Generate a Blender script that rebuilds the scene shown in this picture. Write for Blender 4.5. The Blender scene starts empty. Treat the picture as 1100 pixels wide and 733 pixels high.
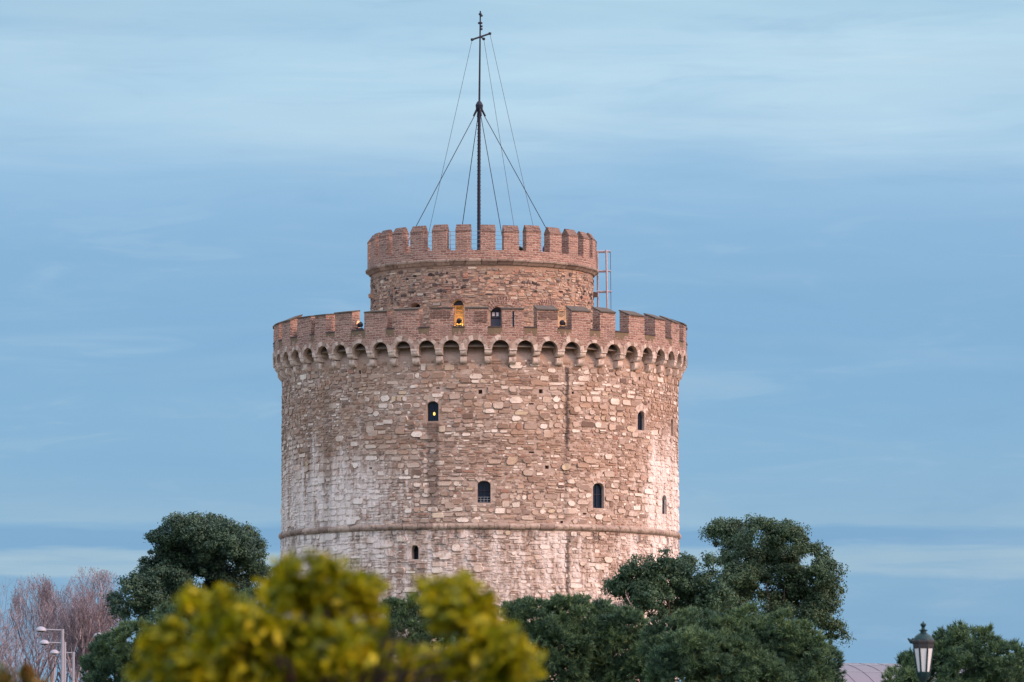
import bpy, bmesh, math, random
import numpy as np
from mathutils import Vector, Matrix, noise

# ------------------------------------------------------------------ camera, sky, sun, exposure
SC = bpy.context.scene
COL = SC.collection
F = 5236.0                       # focal length in pixels of an 1100 px wide frame
PITCH = math.atan(479.5 / F)
EYE = 1.6
cam_d = bpy.data.cameras.new("camera")
cam = bpy.data.objects.new("camera", cam_d)
COL.objects.link(cam)
cam_d.sensor_width = 36.0
cam_d.lens = F / 1100.0 * 36.0
cam_d.clip_start = 0.5
cam_d.clip_end = 20000.0
cam_d.dof.use_dof = True
cam_d.dof.focus_distance = 262.0
cam_d.dof.aperture_fstop = 5.0
cam_d.dof.aperture_blades = 9
cam.location = (0, 0, EYE)
cam.rotation_euler = (math.pi / 2 + PITCH, 0, 0)
SC.camera = cam

SUN_AZ = math.radians(63)        # to the right of the line tower -> camera
SUN_EL = math.radians(25)
sun_vec = Vector((math.sin(SUN_AZ) * math.cos(SUN_EL), -math.cos(SUN_AZ) * math.cos(SUN_EL), math.sin(SUN_EL)))


def lin(r, g, b, k=1.0):
    f = lambda c: (c / 255 / 12.92) if c / 255 <= 0.04045 else ((c / 255 + 0.055) / 1.055) ** 2.4
    return (f(r) * k, f(g) * k, f(b) * k, 1.0)


class NT:
    """small helper round a node tree"""
    def __init__(s, tree):
        s.t = tree
        s.t.nodes.clear()

    def n(s, typ, **kw):
        nd = s.t.nodes.new(typ)
        for k, v in kw.items():
            setattr(nd, k, v)
        return nd

    def put(s, sock, v):
        if isinstance(v, bpy.types.NodeSocket):
            s.t.links.new(v, sock)
        elif v is not None:
            if sock.type == 'RGBA' and not hasattr(v, '__len__'):
                v = (v, v, v, 1)
            sock.default_value = v

    def math(s, op, a, b=None, c=None, clamp=False):
        nd = s.n('ShaderNodeMath', operation=op, use_clamp=clamp)
        for i, v in enumerate((a, b, c)):
            if v is not None:
                s.put(nd.inputs[i], v)
        return nd.outputs[0]

    def vmath(s, op, a, b=None):
        nd = s.n('ShaderNodeVectorMath', operation=op)
        s.put(nd.inputs[0], a)
        if b is not None:
            s.put(nd.inputs[1], b)
        return nd.outputs['Value'] if op in ('DOT_PRODUCT', 'LENGTH') else nd.outputs[0]

    def mix(s, fac, a, b, blend='MIX'):
        nd = s.n('ShaderNodeMix', data_type='RGBA', blend_type=blend)
        s.put(nd.inputs[0], fac)
        s.put(nd.inputs[6], a)
        s.put(nd.inputs[7], b)
        return nd.outputs[2]

    def ramp(s, fac, stops, interp='LINEAR'):
        nd = s.n('ShaderNodeValToRGB')
        cr = nd.color_ramp
        cr.interpolation = interp
        while len(cr.elements) < len(stops):
            cr.elements.new(0.5)
        for e, (p, c) in zip(cr.elements, stops):
            e.position = p
            e.color = c if hasattr(c, '__len__') else (c, c, c, 1)
        s.put(nd.inputs[0], fac)
        return nd.outputs[0]

    def step(s, v, a, b):
        nd = s.n('ShaderNodeMapRange', interpolation_type='SMOOTHSTEP')
        s.put(nd.inputs[0], v)
        nd.inputs[1].default_value = a
        nd.inputs[2].default_value = b
        return nd.outputs[0]

    def noise(s, vec, scale, detail=3, rough=0.55, dist=0.0, color=False):
        nd = s.n('ShaderNodeTexNoise')
        s.put(nd.inputs['Vector'], vec)
        nd.inputs['Scale'].default_value = scale
        nd.inputs['Detail'].default_value = detail
        nd.inputs['Roughness'].default_value = rough
        nd.inputs['Distortion'].default_value = dist
        return nd.outputs['Color' if color else 0]

    def scale(s, vec, xyz):
        nd = s.n('ShaderNodeMapping')
        s.put(nd.inputs['Vector'], vec)
        nd.inputs['Scale'].default_value = xyz
        return nd.outputs[0]

    def sep(s, vec):
        nd = s.n('ShaderNodeSeparateXYZ')
        s.put(nd.inputs[0], vec)
        return nd.outputs

    def comb(s, x, y, z):
        nd = s.n('ShaderNodeCombineXYZ')
        for i, v in enumerate((x, y, z)):
            s.put(nd.inputs[i], v)
        return nd.outputs[0]


def elev_z(y):
    return math.sin(PITCH + math.atan((366.5 - y) / F))


world = bpy.data.worlds.new("World")
SC.world = world
world.use_nodes = True
W = NT(world.node_tree)
BG_STRENGTH = 0.1
gen = W.n('ShaderNodeTexCoord').outputs['Generated']
sx, sy, sz = W.sep(gen)[:3]
# stratus bands: elevation warped by long flat noise
warp1 = W.math('SUBTRACT', W.noise(W.scale(gen, (5, 5, 26)), 1.0, 4, 0.55), 0.5)
warp2 = W.math('SUBTRACT', W.noise(W.scale(gen, (16, 16, 160)), 1.0, 5, 0.6), 0.5)
wz = W.math('ADD', sz, W.math('MULTIPLY', warp1, 0.034))
wz = W.math('ADD', wz, W.math('MULTIPLY', warp2, 0.009))
stops = [(733, (127, 173, 209)), (640, (126, 171, 207)), (560, (141, 184, 215)),
         (480, (137, 182, 216)), (400, (129, 178, 217)), (330, (129, 178, 217)), (250, (137, 183, 221)),
         (175, (150, 193, 228)), (130, (166, 205, 234)), (95, (178, 216, 240)), (40, (176, 213, 238)), (0, (170, 210, 234))]
K = 1 / BG_STRENGTH
cl = [(min(1, elev_z(y) / 0.2), lin(*c)) for y, c in stops] + [(1.0, lin(172, 208, 232))]
band = W.ramp(W.math('DIVIDE', wz, 0.2), cl, 'B_SPLINE')
# thin sharp-edged low streaks near the horizon
w3 = W.math('SUBTRACT', W.noise(W.scale(gen, (9, 9, 70)), 1.0, 5, 0.62), 0.5)
lz = W.math('ADD', sz, W.math('MULTIPLY', w3, 0.0105))
zz = lambda y: elev_z(y)
lo = 0.035
hi = 0.065
pos = lambda y: (zz(y) - lo) / (hi - lo)
low = W.ramp(W.math('DIVIDE', W.math('SUBTRACT', lz, lo), hi - lo),
             [(0, 0.0), (pos(622), 0.0), (pos(616), 0.85), (pos(600), 1.0), (pos(594), 0.55), (pos(590), 0.0), (pos(566), 0.0),
              (pos(562), 0.42), (pos(530), 0.12), (1.0, 0.0)])
dark = W.ramp(W.math('DIVIDE', W.math('SUBTRACT', lz, lo), hi - lo),
              [(0, 0.0), (pos(594), 0.0), (pos(589), 1.0), (pos(572), 1.0), (pos(566), 0.0), (1.0, 0.0)])
az = W.noise(W.scale(gen, (7, 3, 30)), 1.0, 4, 0.6)
fine = W.noise(W.scale(gen, (26, 26, 420)), 1.0, 5, 0.65)
low = W.math('MULTIPLY', low, W.math('ADD', 0.45, W.math('MULTIPLY', W.step(fine, 0.3, 0.6), 0.5)))
low = W.math('MULTIPLY', low, W.math('SUBTRACT', 1.0, W.math('MULTIPLY', W.math('MULTIPLY', W.step(sx, 0.01, 0.06), 0.4), W.step(az, 0.62, 0.36))))
band = W.mix(low, band, lin(166, 196, 214))
band = W.mix(W.math('MULTIPLY', dark, W.math('ADD', 0.45, W.math('MULTIPLY', W.step(az, 0.35, 0.65), 0.45))), band, lin(118, 166, 207))
# soft bright and dark cloud streaks higher up
st = W.noise(W.scale(gen, (11, 11, 95)), 1.0, 6, 0.6, 0.4)
up = W.step(sz, 0.115, 0.15)
band = W.mix(W.math('MULTIPLY', W.math('MULTIPLY', W.step(st, 0.48, 0.72), up), 0.55), band, lin(196, 228, 245))
band = W.mix(W.math('MULTIPLY', W.step(st, 0.48, 0.28), 0.22), band, lin(128, 176, 214))
big = W.noise(W.scale(gen, (3.5, 3.5, 14)), 2.0, 3, 0.5)
band = W.mix(W.math('MULTIPLY', W.step(big, 0.5, 0.75), 0.25), band, lin(118, 170, 212))
for (cx_, cz_, rx_, rz_, am) in ((0.055, 0.146, 0.075, 0.016, 0.55), (-0.012, 0.144, 0.05, 0.011, 0.4)):
    dd = W.math('ADD', W.math('POWER', W.math('DIVIDE', W.math('SUBTRACT', sx, cx_), rx_), 2.0), W.math('POWER', W.math('DIVIDE', W.math('SUBTRACT', wz, cz_), rz_), 2.0))
    mk = W.math('MULTIPLY', W.step(dd, 1.4, 0.0), W.math('ADD', 0.35, W.math('MULTIPLY', W.step(st, 0.35, 0.65), 0.75)))
    band = W.mix(W.math('MULTIPLY', mk, am), band, lin(200, 229, 245))
wisp = W.noise(W.scale(gen, (24, 24, 150)), 1.0, 6, 0.62, 0.8)
band = W.mix(W.math('MULTIPLY', W.step(wisp, 0.5, 0.75), 0.2), band, lin(186, 212, 230))
band = W.mix(W.math('MULTIPLY', W.step(wisp, 0.48, 0.25), 0.16), band, lin(112, 160, 202))
wide = W.noise(W.scale(gen, (6, 6, 30)), 1.0, 4, 0.55, 0.6)
band = W.mix(W.math('MULTIPLY', W.step(wide, 0.5, 0.7), 0.22), band, lin(190, 214, 230))
band = W.mix(0.12, band, lin(160, 180, 196))
sky = W.n('ShaderNodeTexSky', sky_type='NISHITA')
sky.sun_disc = False
sky.sun_elevation = SUN_EL
sky.sun_rotation = math.atan2(sun_vec.x, sun_vec.y)
sky.air_density = 1.0
sky.dust_density = 2.5
west = W.step(W.vmath('DOT_PRODUCT', gen, Vector((sun_vec.x, sun_vec.y, 0)).normalized()), -0.45, 0.75)
overc = W.mix(1.0, band, (K, K, K, 1), 'MULTIPLY')
over_up = W.mix(W.step(sz, 0.22, 0.75), overc, (9.5, 11.5, 13.5, 1))
west_col = W.mix(0.2, (21.5, 19.8, 22.6, 1), sky.outputs[0])
lift = W.math('ADD', 0.20, W.math('MULTIPLY', W.step(sz, 0.06, 0.65), 1.42))   # the glow is brightest well above the horizon
west_col = W.mix(1.0, west_col, W.comb(lift, lift, lift), 'MULTIPLY')
total = W.mix(west, over_up, west_col)
bg = W.n('ShaderNodeBackground')
W.put(bg.inputs['Color'], total)
bg.inputs['Strength'].default_value = BG_STRENGTH
out = W.n('ShaderNodeOutputWorld')
W.t.links.new(bg.outputs[0], out.inputs['Surface'])

sun_d = bpy.data.lights.new("sun", 'SUN')
sun_d.energy = 2.35
sun_d.angle = math.radians(14)
sun_d.color = (1.0, 0.57, 0.33)
sun = bpy.data.objects.new("sun", sun_d)
COL.objects.link(sun)
sun.rotation_euler = (-sun_vec).to_track_quat('-Z', 'Y').to_euler()
sun.location = (150, -80, 120)

SC.view_settings.view_transform = 'Standard'
SC.view_settings.look = 'None'
SC.view_settings.exposure = 0.0
SC.view_settings.gamma = 1.0
SC.view_settings.use_curve_mapping = False

# ------------------------------------------------------------------ geometry helpers
CT, ST = math.cos(PITCH), math.sin(PITCH)


def ray(px, py):
    a, b = (px - 550) / F, (366.5 - py) / F
    return Vector((a, CT - b * ST, ST + b * CT))


def at(px, py, Y):
    d = ray(px, py)
    t = Y / d.y
    return Vector((d.x * t, Y, EYE + d.z * t))


TY = 280.0
TX = at(515.7, 480, TY).x


def hit(px, py, R, cx=None, cy=TY):
    """angle and height where a sight line meets an upright cylinder (angle 0 faces the camera)"""
    cx = TX if cx is None else cx
    d = ray(px, py)
    a = d.x * d.x + d.y * d.y
    b = -2 * (d.x * cx + d.y * cy)
    c = cx * cx + cy * cy - R * R
    disc = max(0.0, b * b - 4 * a * c)
    t = (-b - math.sqrt(disc)) / (2 * a)
    x, y = d.x * t - cx, d.y * t - cy
    return math.atan2(x, -y), EYE + d.z * t


def ang(px, R, py=340, cx=None):
    return hit(px, py, R, cx)[0]


def zf(py, R, px=515.7, cx=None):
    return hit(px, py, R, cx)[1]


def cyl(R, p, z):
    return Vector((R * math.sin(p), -R * math.cos(p), z))


class MB:
    def __init__(s):
        s.v, s.f, s.m = [], [], []

    def add(s, vs, fs, mat=0):
        o = len(s.v)
        s.v.extend([tuple(v) for v in vs])
        for f in fs:
            s.f.append(tuple(i + o for i in f))
            s.m.append(mat)

    def quad(s, a, b, c, d, mat=0):
        s.add((a, b, c, d), ((0, 1, 2, 3),), mat)

    def box(s, c, size, rz=0.0, mat=0):
        x, y, z = [k / 2 for k in size]
        M = Matrix.Rotation(rz, 3, 'Z')
        vs = [Vector(c) + M @ Vector((sx * x, sy * y, sz * z)) for sx in (-1, 1) for sy in (-1, 1) for sz in (-1, 1)]
        s.add(vs, ((0, 1, 3, 2), (4, 6, 7, 5), (0, 4, 5, 1), (2, 3, 7, 6), (0, 2, 6, 4), (1, 5, 7, 3)), mat)

    def tube(s, pts, rad, n=8, mat=0, caps=True):
        pts = [Vector(p) for p in pts]
        rads = rad if hasattr(rad, '__len__') else [rad] * len(pts)
        vs, fs = [], []
        for i, p in enumerate(pts):
            d = (pts[min(i + 1, len(pts) - 1)] - pts[max(i - 1, 0)]).normalized()
            u = d.cross(Vector((0.31, 0.17, 1.0)) if abs(d.z) < 0.9 else Vector((1, 0.13, 0))).normalized()
            w = d.cross(u)
            for k in range(n):
                a = 2 * math.pi * k / n
                vs.append(p + (u * math.cos(a) + w * math.sin(a)) * rads[i])
        for i in range(len(pts) - 1):
            for k in range(n):
                k2 = (k + 1) % n
                fs.append((i * n + k, i * n + k2, (i + 1) * n + k2, (i + 1) * n + k))
        if caps:
            fs.append(tuple(range(n - 1, -1, -1)))
            fs.append(tuple((len(pts) - 1) * n + k for k in range(n)))
        s.add(vs, fs, mat)

    def lathe(s, prof, n=24, c=(0, 0, 0), mat=0, rot=0.0):
        vs, fs = [], []
        for r, z in prof:
            for k in range(n):
                a = 2 * math.pi * k / n + rot
                vs.append((c[0] + r * math.cos(a), c[1] + r * math.sin(a), c[2] + z))
        for i in range(len(prof) - 1):
            for k in range(n):
                k2 = (k + 1) % n
                fs.append((i * n + k, i * n + k2, (i + 1) * n + k2, (i + 1) * n + k))
        fs.append(tuple(range(n - 1, -1, -1)))
        fs.append(tuple((len(prof) - 1) * n + k for k in range(n)))
        s.add(vs, fs, mat)

    def sweep(s, prof, phis, mat=0, caps=True, closed=True, jit=None):
        """profile of (radius, height) swept round the tower axis"""
        n = len(prof)
        vs, fs = [], []
        for i, p in enumerate(phis):
            for j, (r, z) in enumerate(prof):
                if jit:
                    dr, dz = jit(p, j)
                    r, z = r + dr, z + dz
                vs.append(cyl(r, p, z))
        for i in range(len(phis) - 1):
            for j in range(n if closed else n - 1):
                j2 = (j + 1) % n
                fs.append((i * n + j, (i + 1) * n + j, (i + 1) * n + j2, i * n + j2))
        if caps and closed:
            fs.append(tuple(range(n)))
            fs.append(tuple((len(phis) - 1) * n + j for j in range(n - 1, -1, -1)))
        s.add(vs, fs, mat)

    def build(s, name, mats, parent=None, smooth=False, uvR=None, fix=True, loc=None, off=None):
        me = bpy.data.meshes.new(name)
        me.from_pydata(s.v, [], s.f)
        mats = mats if isinstance(mats, (list, tuple)) else [mats]
        for m in mats:
            me.materials.append(m)
        me.polygons.foreach_set('material_index', s.m)
        me.update()
        if fix:
            bm = bmesh.new()
            bm.from_mesh(me)
            bmesh.ops.recalc_face_normals(bm, faces=bm.faces[:])
            bm.to_mesh(me)
            bm.free()
        if smooth:
            me.polygons.foreach_set('use_smooth', [True] * len(me.polygons))
        if uvR is not None:
            cyl_uv(me, uvR)
        o = bpy.data.objects.new(name, me)
        COL.objects.link(o)
        if parent is not None:
            o.parent = parent
        if loc is not None:
            o.location = loc
        return o


def cyl_uv(me, R):
    uv = me.uv_layers.new(name="UVMap")
    n = len(me.vertices)
    co = np.empty(n * 3)
    me.vertices.foreach_get('co', co)
    co = co.reshape(n, 3)
    li = np.empty(len(me.loops), dtype=int)
    me.loops.foreach_get('vertex_index', li)
    c = co[li]
    r = np.hypot(c[:, 0], c[:, 1])
    ph = np.arctan2(c[:, 0], -c[:, 1])
    d = np.stack([ph * R + (R - r), c[:, 2]], 1)
    uv.data.foreach_set('uv', d.ravel())


def empty(name, label, cat, loc=(0, 0, 0), rz=0.0, group=None):
    o = bpy.data.objects.new(name, None)
    COL.objects.link(o)
    o.location = loc
    o.rotation_euler = (0, 0, rz)
    o.empty_display_size = 0.3
    return tag(o, label, cat, group)


def tag(o, label=None, cat=None, group=None, kind=None):
    if label:
        o['label'] = label
    if cat:
        o['category'] = cat
    if group:
        o['group'] = group
    if kind:
        o['kind'] = kind
    return o


def lsp(a, b, n):
    return [a + (b - a) * i / n for i in range(n + 1)]


# ------------------------------------------------------------------ materials
def mat(name):
    m = bpy.data.materials.new(name)
    m.use_nodes = True
    t = NT(m.node_tree)
    o = t.n('ShaderNodeOutputMaterial')
    return m, t, o


def princ(t, o, col, rough=0.85, bump=None, metal=0.0, bstr=0.5, bdist=0.02, spec=0.3):
    p = t.n('ShaderNodeBsdfPrincipled')
    t.put(p.inputs['Base Color'], col)
    t.put(p.inputs['Roughness'], rough)
    p.inputs['Metallic'].default_value = metal
    p.inputs['Specular IOR Level'].default_value = spec
    if bump is not None:
        b = t.n('ShaderNodeBump')
        b.inputs['Strength'].default_value = bstr
        b.inputs['Distance'].default_value = bdist
        t.put(b.inputs['Height'], bump)
        t.t.links.new(b.outputs[0], p.inputs['Normal'])
    t.t.links.new(p.outputs[0], o.inputs['Surface'])
    return p


def plain(name, col, rough=0.6, metal=0.0, var=0.25, sc=6.0):
    m, t, o = mat(name)
    tc = t.n('ShaderNodeTexCoord').outputs['Object']
    nz = t.noise(tc, sc, 5, 0.6)
    c = t.mix(nz, tuple(k * (1 - var) for k in col[:3]) + (1,), tuple(min(1, k * (1 + var)) for k in col[:3]) + (1,))
    princ(t, o, c, rough, nz, metal, 0.25, 0.01)
    return m


def uvnode(t):
    return t.n('ShaderNodeUVMap', uv_map='UVMap').outputs[0]


def seg_mask(t, u, v, u0, hw, v0, v1, nz, soft=0.12):
    """soft vertical streak at u0, from v0 up to v1, edges broken by noise"""
    uu = t.math('ADD', u, t.math('MULTIPLY', t.math('SUBTRACT', nz, 0.5), 0.35))
    a = t.step(t.math('ABSOLUTE', t.math('SUBTRACT', uu, u0)), hw + soft, hw - soft * 0.3)
    b = t.math('MULTIPLY', t.step(v, v0 - 0.4, v0 + 0.5), t.step(v, v1 + 0.15, v1 - 0.15))
    return t.math('MULTIPLY', a, b)


R_W = 11.37
R_P = 11.91
R_S = 11.56


def masonry(name, stone=True, turret=False, rubble=False, joint=False):
    """old mortar (stone=False) or the individual stones set in it (stone=True)"""
    m, t, o = mat(name)
    uv = uvnode(t)
    u, v = t.sep(uv)[:2]
    isl = t.n('ShaderNodeNewGeometry').outputs['Random Per Island']
    n1 = t.noise(uv, 0.55, 4, 0.6)
    n2 = t.noise(uv, 3.2, 5, 0.65)
    n3 = t.noise(uv, 11.0, 4, 0.7)
    if stone:
        if turret:
            st = [(0, lin(58, 52, 54)), (0.05, lin(112, 98, 92)), (0.2, lin(148, 124, 112)), (0.45, lin(172, 147, 132)),
                  (0.62, lin(186, 156, 137)), (0.72, lin(164, 118, 100)), (0.82, lin(192, 168, 146)), (0.93, lin(130, 120, 116)), (1, lin(210, 192, 174))]
        else:
            st = [(0, lin(134, 112, 100)), (0.16, lin(160, 138, 125)), (0.38, lin(178, 157, 143)), (0.60, lin(194, 174, 160)),
                  (0.72, lin(182, 152, 132)), (0.75, lin(192, 171, 144)), (0.78, lin(208, 191, 178)), (1, lin(226, 212, 200))]
            if rubble:
                st = [(0, lin(106, 86, 76)), (0.2, lin(136, 112, 99)), (0.5, lin(160, 134, 118)), (0.75, lin(176, 148, 130)), (0.85, lin(152, 110, 92)), (1, lin(200, 180, 165))]
        c = t.ramp(isl, st)
    else:
        c = t.mix(n2, lin(148, 125, 113) if not turret else lin(140, 114, 98), lin(192, 171, 159) if not turret else lin(182, 154, 136))
    if joint:
        c = t.mix(n2, lin(96, 79, 71), lin(140, 119, 107))
    # mottling
    c = t.mix(t.math('MULTIPLY', t.step(n3, 0.52, 0.66), 0.4), c, lin(104, 84, 75))
    speck = t.noise(t.scale(uv, (7, 12, 1)), 1.0, 3, 0.7)
    c = t.mix(t.math('MULTIPLY', t.step(speck, 0.6, 0.68), 0.6), c, lin(92, 74, 68))
    c = t.mix(t.math('MULTIPLY', t.step(n2, 0.55, 0.8), 0.35), c, lin(210, 194, 182))
    if not turret:
        # lime wash left on the lower left of the shaft, on the right flank and below the string course
        drip = t.noise(t.scale(uv, (1.5, 0.16, 1)), 1.0, 5, 0.62)
        fine = t.noise(t.scale(uv, (5.0, 2.2, 1)), 1.0, 4, 0.65)
        ml = t.math('MULTIPLY', t.step(u, 0.5, -7.5), t.math('MULTIPLY', t.step(v, 23.5, 17.5), t.step(v, 11.0, 15.0)))
        mr = t.math('MULTIPLY', t.step(u, 7.5, 12.5), t.step(v, 24.0, 19.5))
        mb_ = t.math('MULTIPLY', t.step(v, 16.3, 15.4), 0.75)
        area = t.math('MAXIMUM', ml, t.math('MAXIMUM', mr, mb_))
        thr = t.math('ADD', t.math('MULTIPLY', drip, 0.6), t.math('MULTIPLY', fine, 0.4))
        thr = t.math('ADD', thr, t.math('MULTIPLY', t.math('SUBTRACT', area, 1.0), 0.26))
        lime = t.step(thr, 0.36, 0.54)
        c = t.mix(t.math('MULTIPLY', lime, 0.8), c, lin(222, 211, 206))
        # browner, ochre upper right
        br = t.math('MULTIPLY', t.step(n1, 0.42, 0.62), t.step(v, 17.5, 20.0))
        c = t.mix(t.math('MULTIPLY', br, 0.38), c, lin(150, 116, 92))
        # dark run-off stains
        for px, hw, y0, y1, amt in ((608.5, 0.07, 482, 392, 0.9), (608.5, 0.06, 640, 578, 0.8), (607, 0.10, 560, 482, 0.35), (464.5, 0.30, 545, 453, 0.5),
                                    (352, 0.35, 640, 410, 0.22), (333, 0.2, 560, 430, 0.2)):
            uu = ang(px, R_W, 480) * R_W
            mk = seg_mask(t, u, v, uu, hw, zf(y0, R_W), zf(y1, R_W), t.noise(uv, 2.5, 4, 0.7))
            c = t.mix(t.math('MULTIPLY', t.math('MULTIPLY', mk, amt), t.step(n3, 0.25, 0.27)), c, lin(70, 62, 60))
        # blotches right under the string course
        bl = t.math('MULTIPLY', t.step(t.noise(t.scale(uv, (1.3, 0.5, 1)), 1.0, 3, 0.5), 0.54, 0.6), t.math('MULTIPLY', t.step(v, 15.0, 15.5), t.step(v, 16.3, 15.9)))
        c = t.mix(t.math('MULTIPLY', bl, 0.55), c, lin(84, 76, 74))
    else:
        och = t.step(t.noise(uv, 0.8, 3, 0.6), 0.56, 0.68)
        c = t.mix(t.math('MULTIPLY', och, 0.22), c, lin(200, 160, 124))
    hs = t.n('ShaderNodeHueSaturation')
    hs.inputs['Saturation'].default_value = 0.98 if turret else 0.94
    hs.inputs['Value'].default_value = 1.04 if turret else 1.15
    t.put(hs.inputs['Color'], c)
    c = hs.outputs[0]
    h = t.math('ADD', t.math('MULTIPLY', n3, 0.5), n2)
    princ(t, o, c, 0.92, h, 0, 0.7, 0.05, 0.2)
    return m


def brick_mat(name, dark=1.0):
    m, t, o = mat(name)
    uv = uvnode(t)
    def warp(vec, sc, amt):
        n0 = t.noise(uv, sc, 3, 0.6, color=True)
        nd = t.n('ShaderNodeVectorMath', operation='MULTIPLY_ADD')
        t.put(nd.inputs[0], n0)
        nd.inputs[1].default_value = (amt, amt, 0)
        t.put(nd.inputs[2], vec)
        return nd.outputs[0]
    wv = warp(warp(uv, 1.1, 0.2), 5.0, 0.15)
    b = t.n('ShaderNodeTexBrick')
    t.put(b.inputs['Vector'], wv)
    b.inputs['Scale'].default_value = 1.0
    b.inputs['Brick Width'].default_value = 0.40
    b.inputs['Row Height'].default_value = 0.135
    b.inputs['Mortar Size'].default_value = 0.026
    b.inputs['Mortar Smooth'].default_value = 0.5
    b.inputs['Bias'].default_value = -0.1
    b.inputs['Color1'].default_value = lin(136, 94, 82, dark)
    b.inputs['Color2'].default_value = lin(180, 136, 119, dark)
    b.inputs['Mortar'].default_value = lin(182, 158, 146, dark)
    n3 = t.noise(uv, 9.0, 4, 0.75)
    n2 = t.noise(uv, 3.5, 5, 0.7)
    n1 = t.noise(uv, 0.7, 4, 0.6)
    c = t.mix(t.math('MULTIPLY', t.step(n3, 0.53, 0.68), 0.6), b.outputs['Color'], lin(202, 182, 168, dark))
    c = t.mix(t.math('MULTIPLY', t.step(n3, 0.46, 0.32), 0.6), c, lin(84, 58, 54, dark))
    c = t.mix(t.math('MULTIPLY', t.step(n2, 0.55, 0.75), 0.5), c, lin(160, 136, 124, dark))
    c = t.mix(t.math('MULTIPLY', t.step(n1, 0.5, 0.7), 0.45), c, lin(126, 106, 98, dark))
    hs = t.n('ShaderNodeHueSaturation')
    hs.inputs['Saturation'].default_value = 0.93
    hs.inputs['Value'].default_value = 0.98
    t.put(hs.inputs['Color'], c)
    c = hs.outputs[0]
    h = t.math('ADD', t.math('MULTIPLY', b.outputs['Fac'], -0.5), n3)
    princ(t, o, c, 0.92, h, 0, 0.8, 0.06, 0.2)
    return m


def pale_stone(name, a=(136, 110, 96), b=(214, 194, 180), d=(104, 84, 74)):
    m, t, o = mat(name)
    uv = uvnode(t)
    isl = t.n('ShaderNodeNewGeometry').outputs['Random Per Island']
    n = t.noise(uv, 4.0, 5, 0.7)
    c = t.mix(isl, lin(*a), lin(*b))
    c = t.mix(t.math('MULTIPLY', t.step(n, 0.46, 0.66), 0.75), c, lin(*d))
    princ(t, o, c, 0.9, n, 0, 0.6, 0.04, 0.2)
    return m


def twig_mat(name, cols):
    m, t, o = mat(name)
    isl = t.n('ShaderNodeNewGeometry').outputs['Random Per Island']
    princ(t, o, t.ramp(isl, [(i / (len(cols) - 1), c) for i, c in enumerate(cols)]), .9)
    return m


def leaf_mat(name, cols, rough=0.55, transl=0.25, nsc=0.6, tcol=None):
    """cols: colour ramp over island random; noise shifts whole clumps"""
    m, t, o = mat(name)
    isl = t.n('ShaderNodeNewGeometry').outputs['Random Per Island']
    pos = t.n('ShaderNodeTexCoord').outputs['Object']
    nz = t.noise(pos, nsc, 3, 0.6)
    f = t.math('ADD', t.math('MULTIPLY', isl, 0.6), t.math('MULTIPLY', t.step(nz, 0.3, 0.7), 0.4))
    c = t.ramp(f, [(i / (len(cols) - 1), k) for i, k in enumerate(cols)])
    p = t.n('ShaderNodeBsdfPrincipled')
    t.put(p.inputs['Base Color'], c)
    p.inputs['Roughness'].default_value = rough
    p.inputs['Specular IOR Level'].default_value = 0.25
    tr = t.n('ShaderNodeBsdfTranslucent')
    t.put(tr.inputs['Color'], c)
    mx = t.n('ShaderNodeMixShader')
    mx.inputs[0].default_value = transl
    t.t.links.new(p.outputs[0], mx.inputs[1])
    t.t.links.new(tr.outputs[0], mx.inputs[2])
    t.t.links.new(mx.outputs[0], o.inputs['Surface'])
    return m


def emit_mat(name, col, strength):
    m, t, o = mat(name)
    e = t.n('ShaderNodeEmission')
    e.inputs['Color'].default_value = col
    e.inputs['Strength'].default_value = strength
    t.t.links.new(e.outputs[0], o.inputs['Surface'])
    return m


M = {}
M['mortar'] = masonry('old_mortar', False)
M['stone'] = masonry('wall_stone', True)
M['rubble'] = masonry('small_rubble_stone', True, False, True)
M['joint'] = masonry('dirty_joint', False, False, False, True)
M['cobble'] = pale_stone('dark_cobble', (58, 52, 54), (112, 98, 94), (70, 60, 58))
M['t_mortar'] = masonry('turret_mortar', False, True)
M['t_stone'] = masonry('turret_rubble', True, True)
M['brick'] = brick_mat('red_brick')
M['brick_dark'] = brick_mat('darker_brick', 0.55)
M['pale'] = pale_stone('pale_stone', (150, 124, 110), (222, 204, 192))
M['corbel'] = pale_stone('corbel_stone', (188, 164, 150), (226, 208, 196), (124, 104, 94))
M['string'] = pale_stone('string_course_stone', (132, 114, 104), (184, 164, 150), (78, 68, 64))
M['coping'] = plain('coping_stone', lin(88, 80, 74), 0.9, 0, 0.35, 3)
M['sill'] = plain('dark_sill', lin(82, 72, 76), 0.9, 0, 0.3, 3)
M['moss'] = plain('mossy_mortar', lin(118, 102, 84), 0.95, 0, 0.4, 3.5)
M['dark_iron'] = plain('dark_iron', lin(52, 50, 60), 0.55, 0.3, 0.2)
M['mast'] = plain('mast_paint', lin(34, 36, 52), 0.5, 0.2, 0.3, 1.5)
M['wire'] = plain('steel_wire', lin(84, 90, 102), 0.5, 0.5, 0.1)
M['rail'] = plain('rail_steel', lin(150, 156, 164), 0.45, 0.6, 0.1)
M['glass'] = plain('dark_glass', lin(20, 38, 56), 0.18, 0.0, 0.3, 1.0)
M['frame_wood'] = plain('timber_frame', lin(196, 142, 88), 0.6, 0.0, 0.2, 4)
M['blue_door'] = plain('blue_door_paint', lin(58, 66, 84), 0.45, 0.0, 0.15)
M['white_paint'] = plain('white_paint', lin(206, 206, 212), 0.5, 0.0, 0.08)
M['pink_steel'] = plain('galvanised_frame', lin(168, 158, 166), 0.5, 0.2, 0.2)
M['lamp_grey'] = plain('lamp_grey_paint', lin(156, 154, 166), 0.45, 0.2, 0.08)
M['lantern'] = plain('lantern_green', lin(22, 50, 52), 0.4, 0.3, 0.3, 5)
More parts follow.
